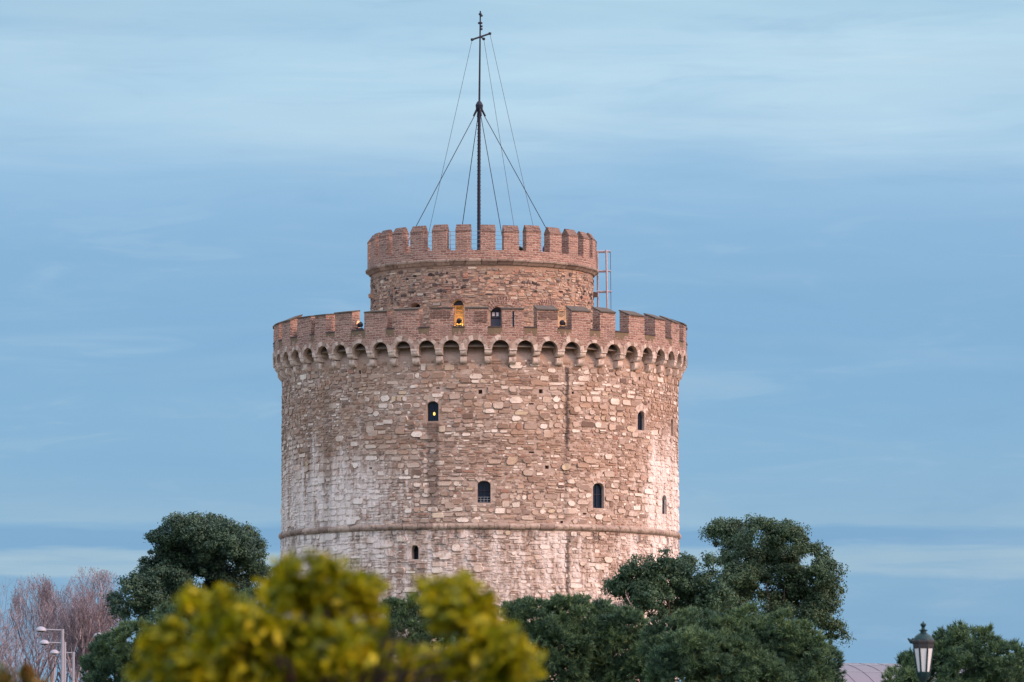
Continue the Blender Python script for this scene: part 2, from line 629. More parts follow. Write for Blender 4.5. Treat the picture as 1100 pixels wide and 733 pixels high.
M['lantern_brown'] = plain('lantern_frieze', lin(52, 54, 56), 0.5, 0.2, 0.2, 9)
M['opal'] = plain('opal_glass', lin(200, 204, 206), 0.3, 0.0, 0.05)
M['terrace'] = plain('terrace_slabs', lin(150, 136, 124), 0.9, 0.0, 0.2, 1)
M['roof_metal'] = plain('pinkish_roof_sheet', lin(112, 108, 118), 0.5, 0.1, 0.08, 0.5)
M['roof_seam'] = plain('roof_seam', lin(112, 100, 112), 0.6, 0.1, 0.1)
M['render_wall'] = plain('rendered_wall', lin(190, 182, 172), 0.9, 0.0, 0.1, 0.4)
M['bark'] = plain('bark', lin(62, 54, 50), 0.9, 0.0, 0.35, 3)
M['warm_lens'] = emit_mat('lit_lens', (1.0, 0.72, 0.25, 1), 14)
M['warm_bulb'] = emit_mat('lit_bulb', (1.0, 0.6, 0.15, 1), 2.2)
M['cold_lens'] = emit_mat('lit_cold_lens', (1.0, 0.9, 0.78, 1), 3.0)
M['cloth'] = plain('mauve_cloth', lin(120, 90, 130), 0.9, 0.0, 0.2)

# ------------------------------------------------------------------ ground
def sheet(name, x0, x1, y0, y1, z, m, n=1):
    b = MB()
    b.quad((x0, y0, z), (x1, y0, z), (x1, y1, z), (x0, y1, z))
    return tag(b.build(name, m, fix=False), kind='structure')


def ground_mat():
    m, t, o = mat('paved_ground')
    p = t.n('ShaderNodeTexCoord').outputs['Object']
    b = t.n('ShaderNodeTexBrick')
    t.put(b.inputs['Vector'], p)
    b.inputs['Scale'].default_value = 1.0
    b.inputs['Brick Width'].default_value = 0.8
    b.inputs['Row Height'].default_value = 0.4
    b.inputs['Mortar Size'].default_value = 0.01
    b.inputs['Color1'].default_value = (0.24, 0.22, 0.2, 1)
    b.inputs['Color2'].default_value = (0.3, 0.28, 0.25, 1)
    b.inputs['Mortar'].default_value = (0.12, 0.11, 0.1, 1)
    nz = t.noise(p, 0.3, 5, 0.6)
    c = t.mix(t.math('MULTIPLY', t.step(nz, 0.4, 0.7), 0.4), b.outputs['Color'], (0.15, 0.14, 0.13, 1))
    princ(t, o, c, 0.85, nz, 0, 0.3, 0.01)
    return m


def lawn_mat():
    m, t, o = mat('park_lawn')
    p = t.n('ShaderNodeTexCoord').outputs['Object']
    c = t.mix(t.noise(p, 0.5, 6, 0.7), (0.04, 0.06, 0.02, 1), (0.09, 0.11, 0.035, 1))
    princ(t, o, c, 0.95, t.noise(p, 20, 3), 0, 0.6, 0.03)
    return m


sheet('ground', -6000, 6000, -6000, 9000, 0.0, ground_mat())
sheet('lawn', -45, 45, 120, 262, 0.008, lawn_mat())
sheet('path', -4, 4, -10, 119.9, 0.004, plain('asphalt_path', (0.06, 0.06, 0.062, 1), 0.9, 0, 0.2, 1))

# ------------------------------------------------------------------ the tower
rng = random.Random(7)
tower = empty('stone_tower', 'massive round stone tower with brick battlements and a smaller turret on top', 'tower', (TX, TY, 0))
PI = math.pi
z_str = zf(565.5, R_W)
z_cb, z_cm, z_ct = zf(391, R_W), zf(383, R_W), zf(376, R_P)
z_sp, z_at = zf(374.0, R_P), zf(365, R_P)
z_sill = zf(351.5, R_P)
z_mf = zf(332.0, R_P)
z_floor = z_sill - 0.75


def win_def(x0, x1, y0, y1, R, rise, depth):
    ym = (y0 + y1) / 2
    p0, z1 = hit(x0, y0, R)
    p1, z0 = hit(x1, y1, R)
    p0, p1 = ang(x0, R, ym), ang(x1, R, ym)
    zc0 = hit((x0 + x1) / 2, y1, R)[1]
    zc1 = hit((x0 + x1) / 2, y0, R)[1]
    return dict(p0=p0, p1=p1, z0=zc0, z1=zc1, rise=rise, d=depth)


def wall_ring(mb, R, z0, z1, wins, nseg, zn=1, mat_i=0, back=False):
    phis = set(lsp(-PI, PI, nseg))
    keys = sorted({w[k] for w in wins for k in ('p0', 'p1')})
    phis = sorted([p for p in phis if all(abs(p - k) > 0.004 for k in keys)] + keys)
    zs = sorted({z0, z1, *[w[k] for w in wins for k in ('z0', 'z1') if z0 < w[k] < z1]})
    verts, faces = [], []
    nz = len(zs)
    for p in phis:
        for z in zs:
            verts.append(cyl(R, p, z))
    for i in range(len(phis) - 1):
        pm = (phis[i] + phis[i + 1]) / 2
        for j in range(nz - 1):
            zm = (zs[j] + zs[j + 1]) / 2
            if any(w['p0'] < pm < w['p1'] and w['z0'] < zm < w['z1'] for w in wins):
                continue
            faces.append((i * nz + j, (i + 1) * nz + j, (i + 1) * nz + j + 1, i * nz + j + 1))
    mb.add(verts, faces, mat_i)
    for w in wins:
        Ri = R - w['d']
        n = 8
        ph = lsp(w['p0'], w['p1'], n)
        top = [w['z1'] - w['rise'] + w['rise'] * math.sqrt(max(0, 1 - (2 * k / n - 1) ** 2)) for k in range(n + 1)]
        for k in range(n):
            a, b = ph[k], ph[k + 1]
            if w['rise'] > 0:
                mb.quad(cyl(R, a, top[k]), cyl(R, b, top[k + 1]), cyl(R, b, w['z1']), cyl(R, a, w['z1']), mat_i)
            mb.quad(cyl(R, a, top[k]), cyl(Ri, a, top[k]), cyl(Ri, b, top[k + 1]), cyl(R, b, top[k + 1]), mat_i)
            mb.quad(cyl(R, a, w['z0']), cyl(R, b, w['z0']), cyl(Ri, b, w['z0']), cyl(Ri, a, w['z0']), mat_i)
            mb.quad(cyl(Ri, a, w['z0']), cyl(Ri, b, w['z0']), cyl(Ri, b, top[k + 1]), cyl(Ri, a, top[k]), mat_i)
        for p, tz in ((w['p0'], top[0]), (w['p1'], top[-1])):
            mb.quad(cyl(R, p, w['z0']), cyl(Ri, p, w['z0']), cyl(Ri, p, tz), cyl(R, p, tz), mat_i)


def stones(mb, R, z0, z1, wins, rng, hmin, hmax, rel, mat_i=1, cx_noise=0.0, small=False, lim=1.85, boundR=None):
    """rows of irregular rough stones laid over the mortar of a round wall"""
    z = z0
    row = 0
    if True:
        jn = 2 if small else 3
        while z < z1 - .1:                               # small rubble bedded everywhere under the larger stones
            h = rng.uniform(.09, .19)
            p = -lim
            while p < lim:
                w = rng.uniform(.12, .26) if rng.random() < .5 else rng.uniform(.2, .5)
                zc = z + h / 2 + .12 * noise.noise(Vector((p * R * .3, row * .1, 4.0)))
                hw = w / 2 / R
                if rng.random() < .86 and zc + h < z1 and zc - h > z0 and not any(p + 2 * hw > q['p0'] - .003 and p < q['p1'] + .003 and zc + h / 2 > q['z0'] - .02 and zc - h / 2 < q['z1'] + .02 for q in wins):
                    hh, ww = h * rng.uniform(.34, .48), w * rng.uniform(.42, .48)
                    r1 = R + rng.uniform(.012, .028)
                    pts = [(a * ww * rng.uniform(.75, 1.05), b * hh * rng.uniform(.7, 1.1)) for a, b in ((-1, -.5), (-.6, -1), (.6, -1), (1, -.4), (1, .5), (.5, 1), (-.5, 1), (-1, .5))]
                    tl = rng.uniform(-.07, .05)
                    vs = [cyl(r1 + tl * y, p + hw + x / R, zc + y) for x, y in pts]
                    vs2 = [cyl(R - .005, p + hw + x * 1.06 / R, zc + y * 1.08) for x, y in pts]
                    mb.add(vs, [tuple(range(8))], 1 if small or rng.random() > .62 else 2)
                    mb.add(vs2 + vs, [(i, (i + 1) % 8, 8 + (i + 1) % 8, 8 + i) for i in range(8)], jn)
                p += w / R
            z += h
            row += 1
        z = z0
        row = 0

    def place(p, zc, w, h, big=False):
        mi = mat_i if small else ((1 if rng.random() < .8 else 2) if big else (2 if rng.random() < .7 else 1))
        hw = w / 2 / R
        for q in wins:
            if p + hw > q['p0'] - 0.004 and p - hw < q['p1'] + 0.004 and zc + h / 2 > q['z0'] - 0.03 and zc - h / 2 < q['z1'] + 0.03:
                return
        if zc + h / 2 > z1 - 0.01 or zc - h / 2 < z0 + 0.01:
            return
        cut = rng.uniform(0.1, 0.34)
        pts = []
        for sx_, sy_ in ((-1, -1), (1, -1), (1, 1), (-1, 1)):
            jx, jy = rng.uniform(0.8, 1.04), rng.uniform(0.74, 1.06)
            cx_, cy_ = sx_ * w / 2 * jx, sy_ * h / 2 * jy
            k = cut * min(w, h)
            a = (cx_ - sx_ * k, cy_)
            b = (cx_, cy_ - sy_ * k)
            pts += [a, b] if sx_ * sy_ < 0 else [b, a]
        r1 = R + .012 + rel * rng.uniform(0.5, 1.0)
        tx, ty = rng.uniform(-0.05, 0.05), rng.uniform(-0.07, 0.05)
        vs = [cyl(R - 0.012, p + x / R, zc + y) for x, y in pts]
        vs += [cyl(r1 + tx * x + ty * y, p + x * 0.86 / R, zc + y * 0.8) for x, y in pts]
        fs = [(i, (i + 1) % 8, 8 + (i + 1) % 8, 8 + i) for i in range(8)] + [tuple(range(8, 16))]
        jm = mi if small or rng.random() < .35 else 3
        mb.add(vs, fs[:8], jm)
        mb.add(vs[8:], [tuple(range(8))], mi)

    while z < z1 - hmin * 0.6:
        h = rng.uniform(hmin, hmax)
        p = -lim + rng.uniform(0, 0.05)
        while p < lim:
            s = noise.noise(Vector((p * R * 0.16, z * 0.33, 3.1 if small else 0.0)))
            wob = 0.17 * noise.noise(Vector((p * R * 0.22, row * 0.05, 9.0)))
            g = rng.uniform(0.015, 0.05)
            zc = z + h / 2 + wob
            if s > 0.04 and not small:
                w = rng.choice((rng.uniform(.3, .55), rng.uniform(0.45, 1.05)))                      # larger dressed stones
                hh = h * rng.uniform(0.75, 1.0)
                if rng.random() < 0.88:
                    place(p + w / 2 / R, zc + rng.uniform(-0.03, 0.03), w - g, hh, True)
            elif s > -0.2:
                w = rng.uniform(0.22, 0.7)
                if rng.random() < 0.25:
                    pass
                elif rng.random() < 0.55:
                    place(p + w / 2 / R, zc, w - g, h * rng.uniform(0.65, 0.98), rng.random() < .5)
                else:
                    place(p + w / 2 / R, zc + h * 0.25, w - g, h * 0.46)
                    place(p + w / 2 / R + rng.uniform(-.1, .1) / R, zc - h * 0.25, (w - g) * rng.uniform(.7, 1.05), h * 0.46)
            else:
                w = rng.uniform(0.25, 0.8)                        # thin flat layers
                k = rng.choice((2, 3, 3))
                for q in range(k):
                    if rng.random() < 0.5:
                        place(p + w / 2 / R + rng.uniform(-.12, .12) / R, zc - h / 2 + h * (q + .5) / k, (w - g) * rng.uniform(.6, 1.05), h / k * rng.uniform(.75, 1.0))
            p += w / R
        z += h
        row += 1
    if not small:                                    # big pale blocks that break the rows
        for k in range(260):
            p, zz_ = rng.uniform(-lim, lim), rng.uniform(z0 + .3, z1 - .3)
            if noise.noise(Vector((p * R * 0.2, zz_ * 0.4, 7.7))) > -.12:
                rel0 = rel
                rel = rel0 * 1.7
                place(p, zz_, rng.uniform(.4, .95), rng.uniform(.26, .5), True)
                rel = rel0


WINS = [
    ('window', win_def(458.6, 471, 431.5, 452.5, R_W, 0.16, 0.3)),
    ('window', win_def(513, 527, 516.8, 540.3, R_W, 0.16, 0.3)),
    ('window', win_def(637, 648.8, 519.2, 546, R_W, 0.22, 0.3)),
    ('window', win_def(685, 692.3, 442, 462.3, R_W, 0.25, 0.27)),
    ('window', win_def(720.6, 723.4, 450, 468.5, R_W, 0.2, 0.27)),
    ('window', win_def(711.4, 716.2, 532, 552.5, R_W, 0.25, 0.27)),
]
LOWIN = [('window', win_def(442, 449.8, 586, 601, R_W, 0.2, 0.55))]
HOLES = [win_def(x - a / 2, x + a / 2, y - b / 2, y + b / 2, R_W, 0, 0.5) for x, y, a, b in
         ((516, 421, 4, 4.4), (581, 420.5, 4, 4.4), (615.5, 422, 2.6, 2.6), (587.5, 502, 4, 3.6), (603.5, 561, 3, 2.6), (687, 407, 2, 4), (386.5, 400, 2.6, 4),
          (697, 432, 1.6, 3), (570.8, 434, 5, 1.6), (470.5, 417, 4, 1.4), (628, 552, 4, 2), (571, 486, 6, 1.8), (398, 503, 3, 1.8))]
mb = MB()
wl = [w for _, w in WINS] + HOLES
wall_ring(mb, R_W, z_str, z_cb + .3, wl, 260)
stones(mb, R_W, z_str + 0.1, z_cb + .34, wl, rng, 0.20, 0.46, 0.05)
mb.build('shaft_wall', [M['mortar'], M['stone'], M['rubble'], M['joint']], tower, uvR=R_W)
mb = MB()
wall_ring(mb, R_W + 0.03, 0.0, z_str, [w for _, w in LOWIN], 260)
stones(mb, R_W + 0.03, 9.0, z_str - 0.1, [w for _, w in LOWIN], rng, 0.16, 0.34, 0.05)
mb.build('base_wall', [M['mortar'], M['stone'], M['rubble'], M['joint']], tower, uvR=R_W)
# string course: a round stone moulding
mb = MB()
seg = 84
for i in range(seg):
    a0 = -PI + 2 * PI * i / seg + 0.001
    a1 = -PI + 2 * PI * (i + 1) / seg - 0.001
    dr, dz = rng.uniform(-.02, .02), rng.uniform(-.02, .02)
    prof = [(R_W - 0.05 + dr, z_str - 0.16 + dz)] + [(R_W + 0.03 + dr + 0.17 * math.sin(k * PI / 8), z_str + dz - 0.17 * math.cos(k * PI / 8)) for k in range(9)] + [(R_W - 0.05 + dr, z_str + 0.16 + dz)]
    mb.sweep(prof, lsp(a0, a1, 3))
mb.build('string_course', M['string'], tower, uvR=R_W)

# windows: dark pane behind the opening, frame and grille
def window_part(w, R, bars=0, grille=False, name='window', glow=False):
    Ri = R - w['d'] + 0.06
    n = 8
    ph = lsp(w['p0'] + 0.0005, w['p1'] - 0.0005, n)
    top = [w['z1'] - w['rise'] + w['rise'] * math.sqrt(max(0, 1 - (2 * k / n - 1) ** 2)) - 0.005 for k in range(n + 1)]
    b = MB()
    for k in range(n):
        b.quad(cyl(Ri, ph[k], w['z0'] + .005), cyl(Ri, ph[k + 1], w['z0'] + .005), cyl(Ri, ph[k + 1], top[k + 1]), cyl(Ri, ph[k], top[k]))
    o = b.build(name, M['glass'], tower, fix=False)
    f = MB()
    rr = 0.022
    pc = (w['p0'] + w['p1']) / 2
    f.tube([cyl(Ri + .03, pc, w['z0'] + .01), cyl(Ri + .03, pc, w['z1'] - .02)], rr, 6)
    for p in (w['p0'] + .0025, w['p1'] - .0025):
        f.tube([cyl(Ri + .03, p, w['z0'] + .01), cyl(Ri + .03, p, w['z1'] - w['rise'] - .02)], rr, 6)
    zc = w['z0'] + (w['z1'] - w['z0']) * 0.55
    f.tube([cyl(Ri + .03, w['p0'] + .002, zc), cyl(Ri + .03, w['p1'] - .002, zc)], rr, 6)
    f.build('frame', M['dark_iron'], o)
    if grille:
        g = MB()
        Rg = R - 0.12
        for k in range(3):
            z = w['z0'] + 0.04 + k * 0.14
            g.tube([cyl(Rg, w['p0'] + .0008, z), cyl(Rg, w['p1'] - .0008, z)], 0.014, 6)
        for k in range(1, 4):
            p = w['p0'] + (w['p1'] - w['p0']) * k / 4
            g.tube([cyl(Rg, p, w['z0'] + .03), cyl(Rg, p, w['z0'] + .34)], 0.014, 6)
        g.build('grille', M['rail'], o)
    if glow:
        g = MB()
        p, z = hit(465.6, 444.5, R_W)
        c = cyl(Ri + 0.05, p, z)
        g.lathe([(0.01, -.09), (0.05, -.06), (0.065, 0), (0.045, .07), (0.01, .1)], 10, c)
        g.build('lamp_bulb', M['warm_bulb'], o)
    return o


for i, (nm, w) in enumerate(WINS):
    window_part(w, R_W, grille=(i == 1), glow=(i == 0))
for nm, w in LOWIN:
    window_part(w, R_W + 0.03)


def fan(mb, R, pc, z, r0, r1, n, a0, a1, th, gap=0.06, jit=0.0, rr=None, skip=0.0):
    """wedge stones of an arch, proud of the wall by th"""
    for k in range(n):
        if skip and rr and rr.random() < skip:
            continue
        b0 = a0 + (a1 - a0) * k / n + gap / 2 * abs(a1 - a0) / n
        b1 = a0 + (a1 - a0) * (k + 1) / n - gap / 2 * abs(a1 - a0) / n
        rj = r1 + (rr.uniform(-jit, jit) if rr else 0)
        pts = []
        for r in (r0, rj):
            for b in lsp(b0, b1, 2):
                pts.append((r * math.sin(b), r * math.cos(b)))
        Ro = R + th + (rr.uniform(-.012, .012) if rr else 0)
        vs = [cyl(R - 0.05, pc + x / R, z + y) for x, y in pts] + [cyl(Ro, pc + x / R, z + y) for x, y in pts]
        fs = [(6, 7, 10, 9), (7, 8, 11, 10), (0, 1, 7, 6), (1, 2, 8, 7), (3, 9, 10, 4), (4, 10, 11, 5), (0, 6, 9, 3), (2, 5, 11, 8)]
        mb.add(vs, fs)


def lintel(w, R, n, size, spread=0.9):
    b = MB()
    pc = (w['p0'] + w['p1']) / 2
    hw = (w['p1'] - w['p0']) / 2 * R
    fan(b, R, pc, w['z1'] - hw * 1.1 + 0.02, hw * 1.14, hw * 1.14 + size, n, -spread, spread, 0.035, 0.1, size * 0.12, rng)
    b.build('lintel_stones', M['corbel'], tower, uvR=R)


lintel(WINS[0][1], R_W, 3, 0.42, 0.75)
lintel(WINS[1][1], R_W, 5, 0.36, 0.8)
lintel(WINS[2][1], R_W, 3, 0.55, 0.75)
lintel(WINS[3][1], R_W, 3, 0.4, 1.0)
lintel(LOWIN[0][1], R_W + .03, 5, 0.2, 1.2)

# corbelled arcade
R_in0 = R_P - .73
pa, pb = ang(457, R_P, 380), ang(639, R_P, 380)
pitch = (pb - pa) / 7
NB = round(2 * PI / pitch)
pitch = 2 * PI / NB
ph0 = (pa + pb) / 2 - 3.5 * pitch
aw = 0.345 * pitch * R_P                 # half opening
mb = MB()
for i in range(NB):
    c = ph0 + i * pitch
    n = 12
    xs = [-pitch * R_P / 2] + [aw * -math.cos(PI * k / n) for k in range(n + 1)] + [pitch * R_P / 2]
    def bot(x):
        if abs(x) >= aw - 1e-6:
            return z_sp
        return z_sp + (z_at - z_sp) * math.sqrt(1 - (x / aw) ** 2)
    for k in range(len(xs) - 1):
        a, b = xs[k], xs[k + 1]
        za, zb = bot(a), bot(b)
        A, B = c + a / R_P, c + b / R_P
        mb.quad(cyl(R_P, A, za), cyl(R_P, B, zb), cyl(R_P, B, z_sill), cyl(R_P, A, z_sill))
        mb.quad(cyl(R_P, A, za), cyl(R_P - .24, A, za), cyl(R_P - .24, B, zb), cyl(R_P, B, zb), 1)
        mb.quad(cyl(R_P - .24, A, za), cyl(R_P - .24, B, zb), cyl(R_P - .24, B, z_sill - .05), cyl(R_P - .24, A, z_sill - .05), 1)
    for sd in (-1, 1):                                   # side cheeks of the shaft, standing on the corbels
        e = c + sd * aw * 1.02 / R_P
        mb.quad(cyl(R_P - .24, e, z_ct), cyl(10.72, e, z_cb + .32), cyl(10.72, e, z_sill - .07), cyl(R_P - .24, e, z_sill - .05), 1)
    mb.quad(cyl(R_P, c - pitch / 2, z_sill), cyl(R_P, c + pitch / 2, z_sill), cyl(R_P - .72, c + pitch / 2, z_sill), cyl(R_P - .72, c - pitch / 2, z_sill), 1)
    mb.quad(cyl(R_P - .72, c - pitch / 2, z_sill), cyl(R_P - .72, c + pitch / 2, z_sill), cyl(R_P - .72, c + pitch / 2, z_floor), cyl(R_P - .72, c - pitch / 2, z_floor))
mb.sweep([(R_W, z_cb + .3), (R_W - .06, z_cb + .5), (R_W - .25, z_sp), (10.95, z_sp + .22), (10.7, z_sp + .4), (10.7, z_sill - .06)], lsp(-PI, PI, 120), 1, closed=False)   # chase behind the arches, its depth made up to darken them
mb.sweep([(10.55, z_floor), (10.55, z_sill - .04), (R_in0, z_sill - .04)], lsp(-PI, PI, 120), 1, closed=False)    # bench of the wall walk
mb.build('parapet_wall', [M['brick'], M['mortar']], tower, uvR=R_P)
mb = MB()
mb.sweep([(6.2, z_floor - 0.3), (R_W + .3, z_floor - 0.3), (R_P - .73, z_floor), (6.2, z_floor + 0.02)], lsp(-PI, PI, 96), caps=False)
mb.build('terrace_floor', M['terrace'], tower)

def arch_ring(k):
    b = MB()
    c = ph0 + k * pitch
    r1 = aw + rng.uniform(0.17, 0.28)
    n = rng.choice((5, 6, 7, 7))
    fan(b, R_P, c, z_sp - 0.02, aw * 1.0, r1, n, -PI * 0.5, PI * 0.5, 0.022, 0.05, 0.07, rng)
    return b.build('arch_stones', M['pale'], tower, uvR=R_P)


def corbel(k):
    c = ph0 + (k + 0.5) * pitch + rng.uniform(-.001, .001)
    hw = (pitch * R_P - 2 * aw) / 2 / R_P * rng.uniform(0.88, 0.97)
    b = MB()
    ri = R_W - 0.42
    dz = rng.uniform(-.03, .03)
    tiers = ((z_cb + dz, z_cm + dz - 0.03, 0.30), (z_cm + dz + 0.045, z_ct + dz, 0.50))
    for za, zb, out_ in tiers:
        h = zb - za
        ro = R_W + out_ + rng.uniform(-.03, .02)
        r = min(h * 0.75, out_ * 0.75)
        prof = [(ri, zb), (ri, za), (ro - r, za)] + [(ro - r + r * math.sin(q * PI / 10), za + r - r * math.cos(q * PI / 10)) for q in range(1, 6)] + [(ro, zb)]
        w = hw * rng.uniform(0.9, 1.02)
        b.sweep(prof, lsp(c - w, c + w, 2))
    # impost block carrying the arches
    b.sweep([(ri, z_ct + dz + .01), (R_P + .015, z_ct + dz + .01), (R_P + .015, z_sp), (ri, z_sp)], lsp(c - hw * 1.02, c + hw * 1.02, 2))
    return b.build('corbel', M['corbel'], tower, uvR=R_P)


for k in range(NB):
    arch_ring(k)
    corbel(k)

# merlons of the main parapet, from the measured gaps
gaps_px = [(312.0, 319.5), (333.5, 338), (350, 359.5), (377.8, 391.5), (415.5, 423.5), (449.5, 461.8), (486, 499.6), (524.5, 539), (562.8, 577),
           (599.5, 613.8), (634, 645), (661, 675.2), (692.4, 703.6), (714.8, 721.6), (729.6, 733.8)]
gaps = [(ang(a, R_P, 340), ang(b, R_P, 340)) for a, b in gaps_px]
mean_pitch = (sum(gaps[12]) - sum(gaps[5])) / 2 / 7
gw = 0.34 * mean_pitch
gc = [(a + b) / 2 for a, b in gaps]
first, last = gaps[0][0], gaps[-1][1]
left_over = 2 * PI - (last - first)
nb = round(left_over / mean_pitch)
for k in range(1, nb):
    c = last - gw / 2 + (left_over + gw) * k / nb
    gaps.append((c - gw / 2, c + gw / 2))
R_in = R_P - 0.72


def merlon(a, b, slope, cap, info):
    mbk = MB()
    zt = z_mf + rng.uniform(-.06, .04)
    n = max(2, int((b - a) * R_P / 0.3))
    base = z_sill
    prof = [(R_in, base)] + [(R_P, base + (zt - base) * q / 6) for q in range(7)] + [(R_in, zt + slope)]
    sd = rng.uniform(0, 99)
    mbk.sweep(prof, lsp(a + rng.uniform(-.003, .003), b + rng.uniform(-.003, .003), n * 2),
              jit=lambda p, j: (0.045 * noise.noise(Vector((p * 30, j * .9, sd))) - .01, 0.0) if 1 < j < 8 else (0.0, 0.0))
    o = mbk.build('merlon', M['brick'], tower, uvR=R_P)
    c = MB()
    ov = 0.045
    t = 0.07 if cap else 0.05
    c.sweep([(R_in - .03, zt + slope + .003), (R_P + ov, zt + .003), (R_P + ov, zt + t), (R_in - .03, zt + slope + t)], lsp(a - .002, b + .002, n))
    c.build('coping', M['coping'], o, uvR=R_P)
    if info == 'slit':
        s = MB()
        p = ang(551.6, R_P, 340)
        s.sweep([(R_P - .1, zf(351, R_P)), (R_P + .006, zf(351, R_P)), (R_P + .006, zf(334, R_P)), (R_P - .1, zf(334, R_P))], lsp(p - .0035, p + .0035, 1))
        s.build('arrow_slit', M['glass'], o)
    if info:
        # darker brick patches: a blocked opening and a painted shadow at a merlon top
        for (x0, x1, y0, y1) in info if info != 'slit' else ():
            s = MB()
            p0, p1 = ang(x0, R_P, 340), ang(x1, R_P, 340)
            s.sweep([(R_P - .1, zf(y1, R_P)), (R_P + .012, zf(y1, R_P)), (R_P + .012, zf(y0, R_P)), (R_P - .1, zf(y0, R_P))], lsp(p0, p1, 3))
            s.build('infill_shade_patch', M['brick_dark'], o, uvR=R_P)


special = {6: [(510, 523, 334, 346)], 7: 'slit', 8: [(579, 599, 334.5, 342)], 5: [(462.5, 484, 334, 341)]}  # the last entry is a top shadow painted as darker brick
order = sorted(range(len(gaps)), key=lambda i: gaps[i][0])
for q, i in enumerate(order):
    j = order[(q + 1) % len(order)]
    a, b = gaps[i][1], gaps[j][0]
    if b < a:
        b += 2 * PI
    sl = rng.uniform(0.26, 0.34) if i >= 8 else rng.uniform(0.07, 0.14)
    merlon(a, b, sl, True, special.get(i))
# sills of the gaps and the damp runs below them
for a, b in gaps:
    mb = MB()
    mb.sweep([(R_in + .02, z_sill + .004), (R_P + .05, z_sill + .004), (R_P + .05, z_sill + .06), (R_in + .02, z_sill + .12)], lsp(a + .001, b - .001, 2))
    mb.build('sill', M['sill'], tower, uvR=R_P)
    mb = MB()
    n = 7
    ph = lsp(a - rng.uniform(-.004, .006), b + rng.uniform(-.004, .006), n)
    dep = [rng.uniform(.08, .5) for _ in ph]
    for k in range(n):
        mb.quad(cyl(R_P + .006, ph[k], z_sill - dep[k]), cyl(R_P + .006, ph[k + 1], z_sill - dep[k + 1]), cyl(R_P + .006, ph[k + 1], z_sill - .003), cyl(R_P + .006, ph[k], z_sill - .003))
    mb.build('moss_run', M['moss'], tower, uvR=R_P, fix=False)

# ------------------------------------------------------------------ the turret (part of the tower)
R_T, R_TP = 6.40, 6.62
TXT = TX + 0.11
toff = TXT - TX
def tang(px, R, py):
    return hit(px, py, R, TXT)[0]
def tz(py, R):
    return zf(py, R, 517.5, TXT)
turret = bpy.data.objects.new('turret', None)
COL.objects.link(turret)
turret.parent = tower
turret.location = (toff, 0, 0)
z_cor0, z_cor1 = tz(284.5, R_T), tz(278, R_TP)
z_tg = tz(268.6, R_TP)
z_tf = tz(248.5, R_TP)
z_tr = tz(241.2, R_TP - 0.3)


def t_win(x0, x1, y0, rise, depth, yb=None):
    return dict(p0=tang(x0, R_T, 330), p1=tang(x1, R_T, 330), z0=z_floor + 0.03, z1=tz(y0, R_T), rise=rise, d=depth)


DOORS = [t_win(440.5, 452, 323.5, 0.3, 0.5), t_win(485.6, 498.2, 322.0, 0.34, 0.5), t_win(527, 541, 329.5, 0.25, 0.45), t_win(580, 598, 326.5, 0.35, 0.5)]
mb = MB()
wall_ring(mb, R_T, z_floor, z_cor0 + 0.05, DOORS, 180)
srng = random.Random(21)
stones(mb, R_T, z_floor + 0.05, z_cor0 - 0.02, DOORS, srng, 0.13, 0.27, 0.05, small=True, lim=1.9)
for k in range(110):                          # big dark cobbles and pale boulders set among the rubble
    p = srng.uniform(-1.5, 1.5)
    z = srng.uniform(tz(318, R_T), tz(289, R_T))
    rx, rz_ = srng.uniform(.06, .2), srng.uniform(.05, .13)
    if any(d['p0'] - .05 < p < d['p1'] + .05 and z < d['z1'] + .3 for d in DOORS):
        continue
    pts = [(rx * math.cos(q * PI / 5), rz_ * math.sin(q * PI / 5)) for q in range(10)]
    vs = [cyl(R_T, p + x / R_T, z + y) for x, y in pts] + [cyl(R_T + .07, p + x * .7 / R_T, z + y * .7) for x, y in pts]
    mb.add(vs, [(i, (i + 1) % 10, 10 + (i + 1) % 10, 10 + i) for i in range(10)] + [tuple(range(10, 20))], 3 if srng.random() < .6 else 1)
for p, z in ((tang(399.5, R_T + .1, 318), tz(309, R_T)), (tang(638, R_T, 318), tz(305, R_T))):   # projecting stubs at the sides
    mb.sweep([(R_T - .1, z - .16), (R_T + .26, z - .1), (R_T + .28, z + .12), (R_T - .1, z + .2)], lsp(p - .03, p + .03, 2), 1)
mb.build('turret_wall', [M['t_mortar'], M['t_stone'], M['joint'], M['cobble']], turret, uvR=R_T)
# cornice moulding
mb = MB()
for i in range(46):
    a0, a1 = -PI + 2 * PI * i / 46 + .002, -PI + 2 * PI * (i + 1) / 46 - .002
    d = srng.uniform(-.015, .015)
    mb.sweep([(R_T - .05, z_cor0 + d), (R_T + .1, z_cor0 + d), (R_TP - .02, z_cor0 + .12 + d), (R_TP + .10, z_cor1 - .13 + d), (R_TP + .12, z_cor1 - .04 + d), (R_TP + .06, z_cor1 + d), (R_T - .05, z_cor1 + d)], lsp(a0, a1, 3))
mb.build('cornice', M['string'], turret, uvR=R_TP)
mb = MB()
mb.sweep([(R_TP - .55, z_cor1 - .02), (R_TP, z_cor1 - .02), (R_TP, z_tg), (R_TP - .55, z_tg)], lsp(-PI, PI, 180), caps=False)
mb.build('turret_parapet', M['brick'], turret, uvR=R_TP)
mb = MB()
z_roof = z_tg - 0.55
mb.lathe([(R_TP - .5, z_roof - .3), (R_TP - .5, z_roof), (2, z_roof + .12)], 64)
mb.build('turret_roof', M['terrace'], turret)
tm_px = [(395.2, 406), (409, 417.5), (419.3, 434), (439, 456.3), (463, 480.2), (489, 505.6), (516.9, 531.6), (541.3, 557.6), (564.5, 582.2), (588.5, 605.2), (606.5, 621.6), (623.5, 635.0), (634.8, 640.3)]
tm = [(tang(a, R_TP, 258), tang(b, R_TP, 258)) for a, b in tm_px]
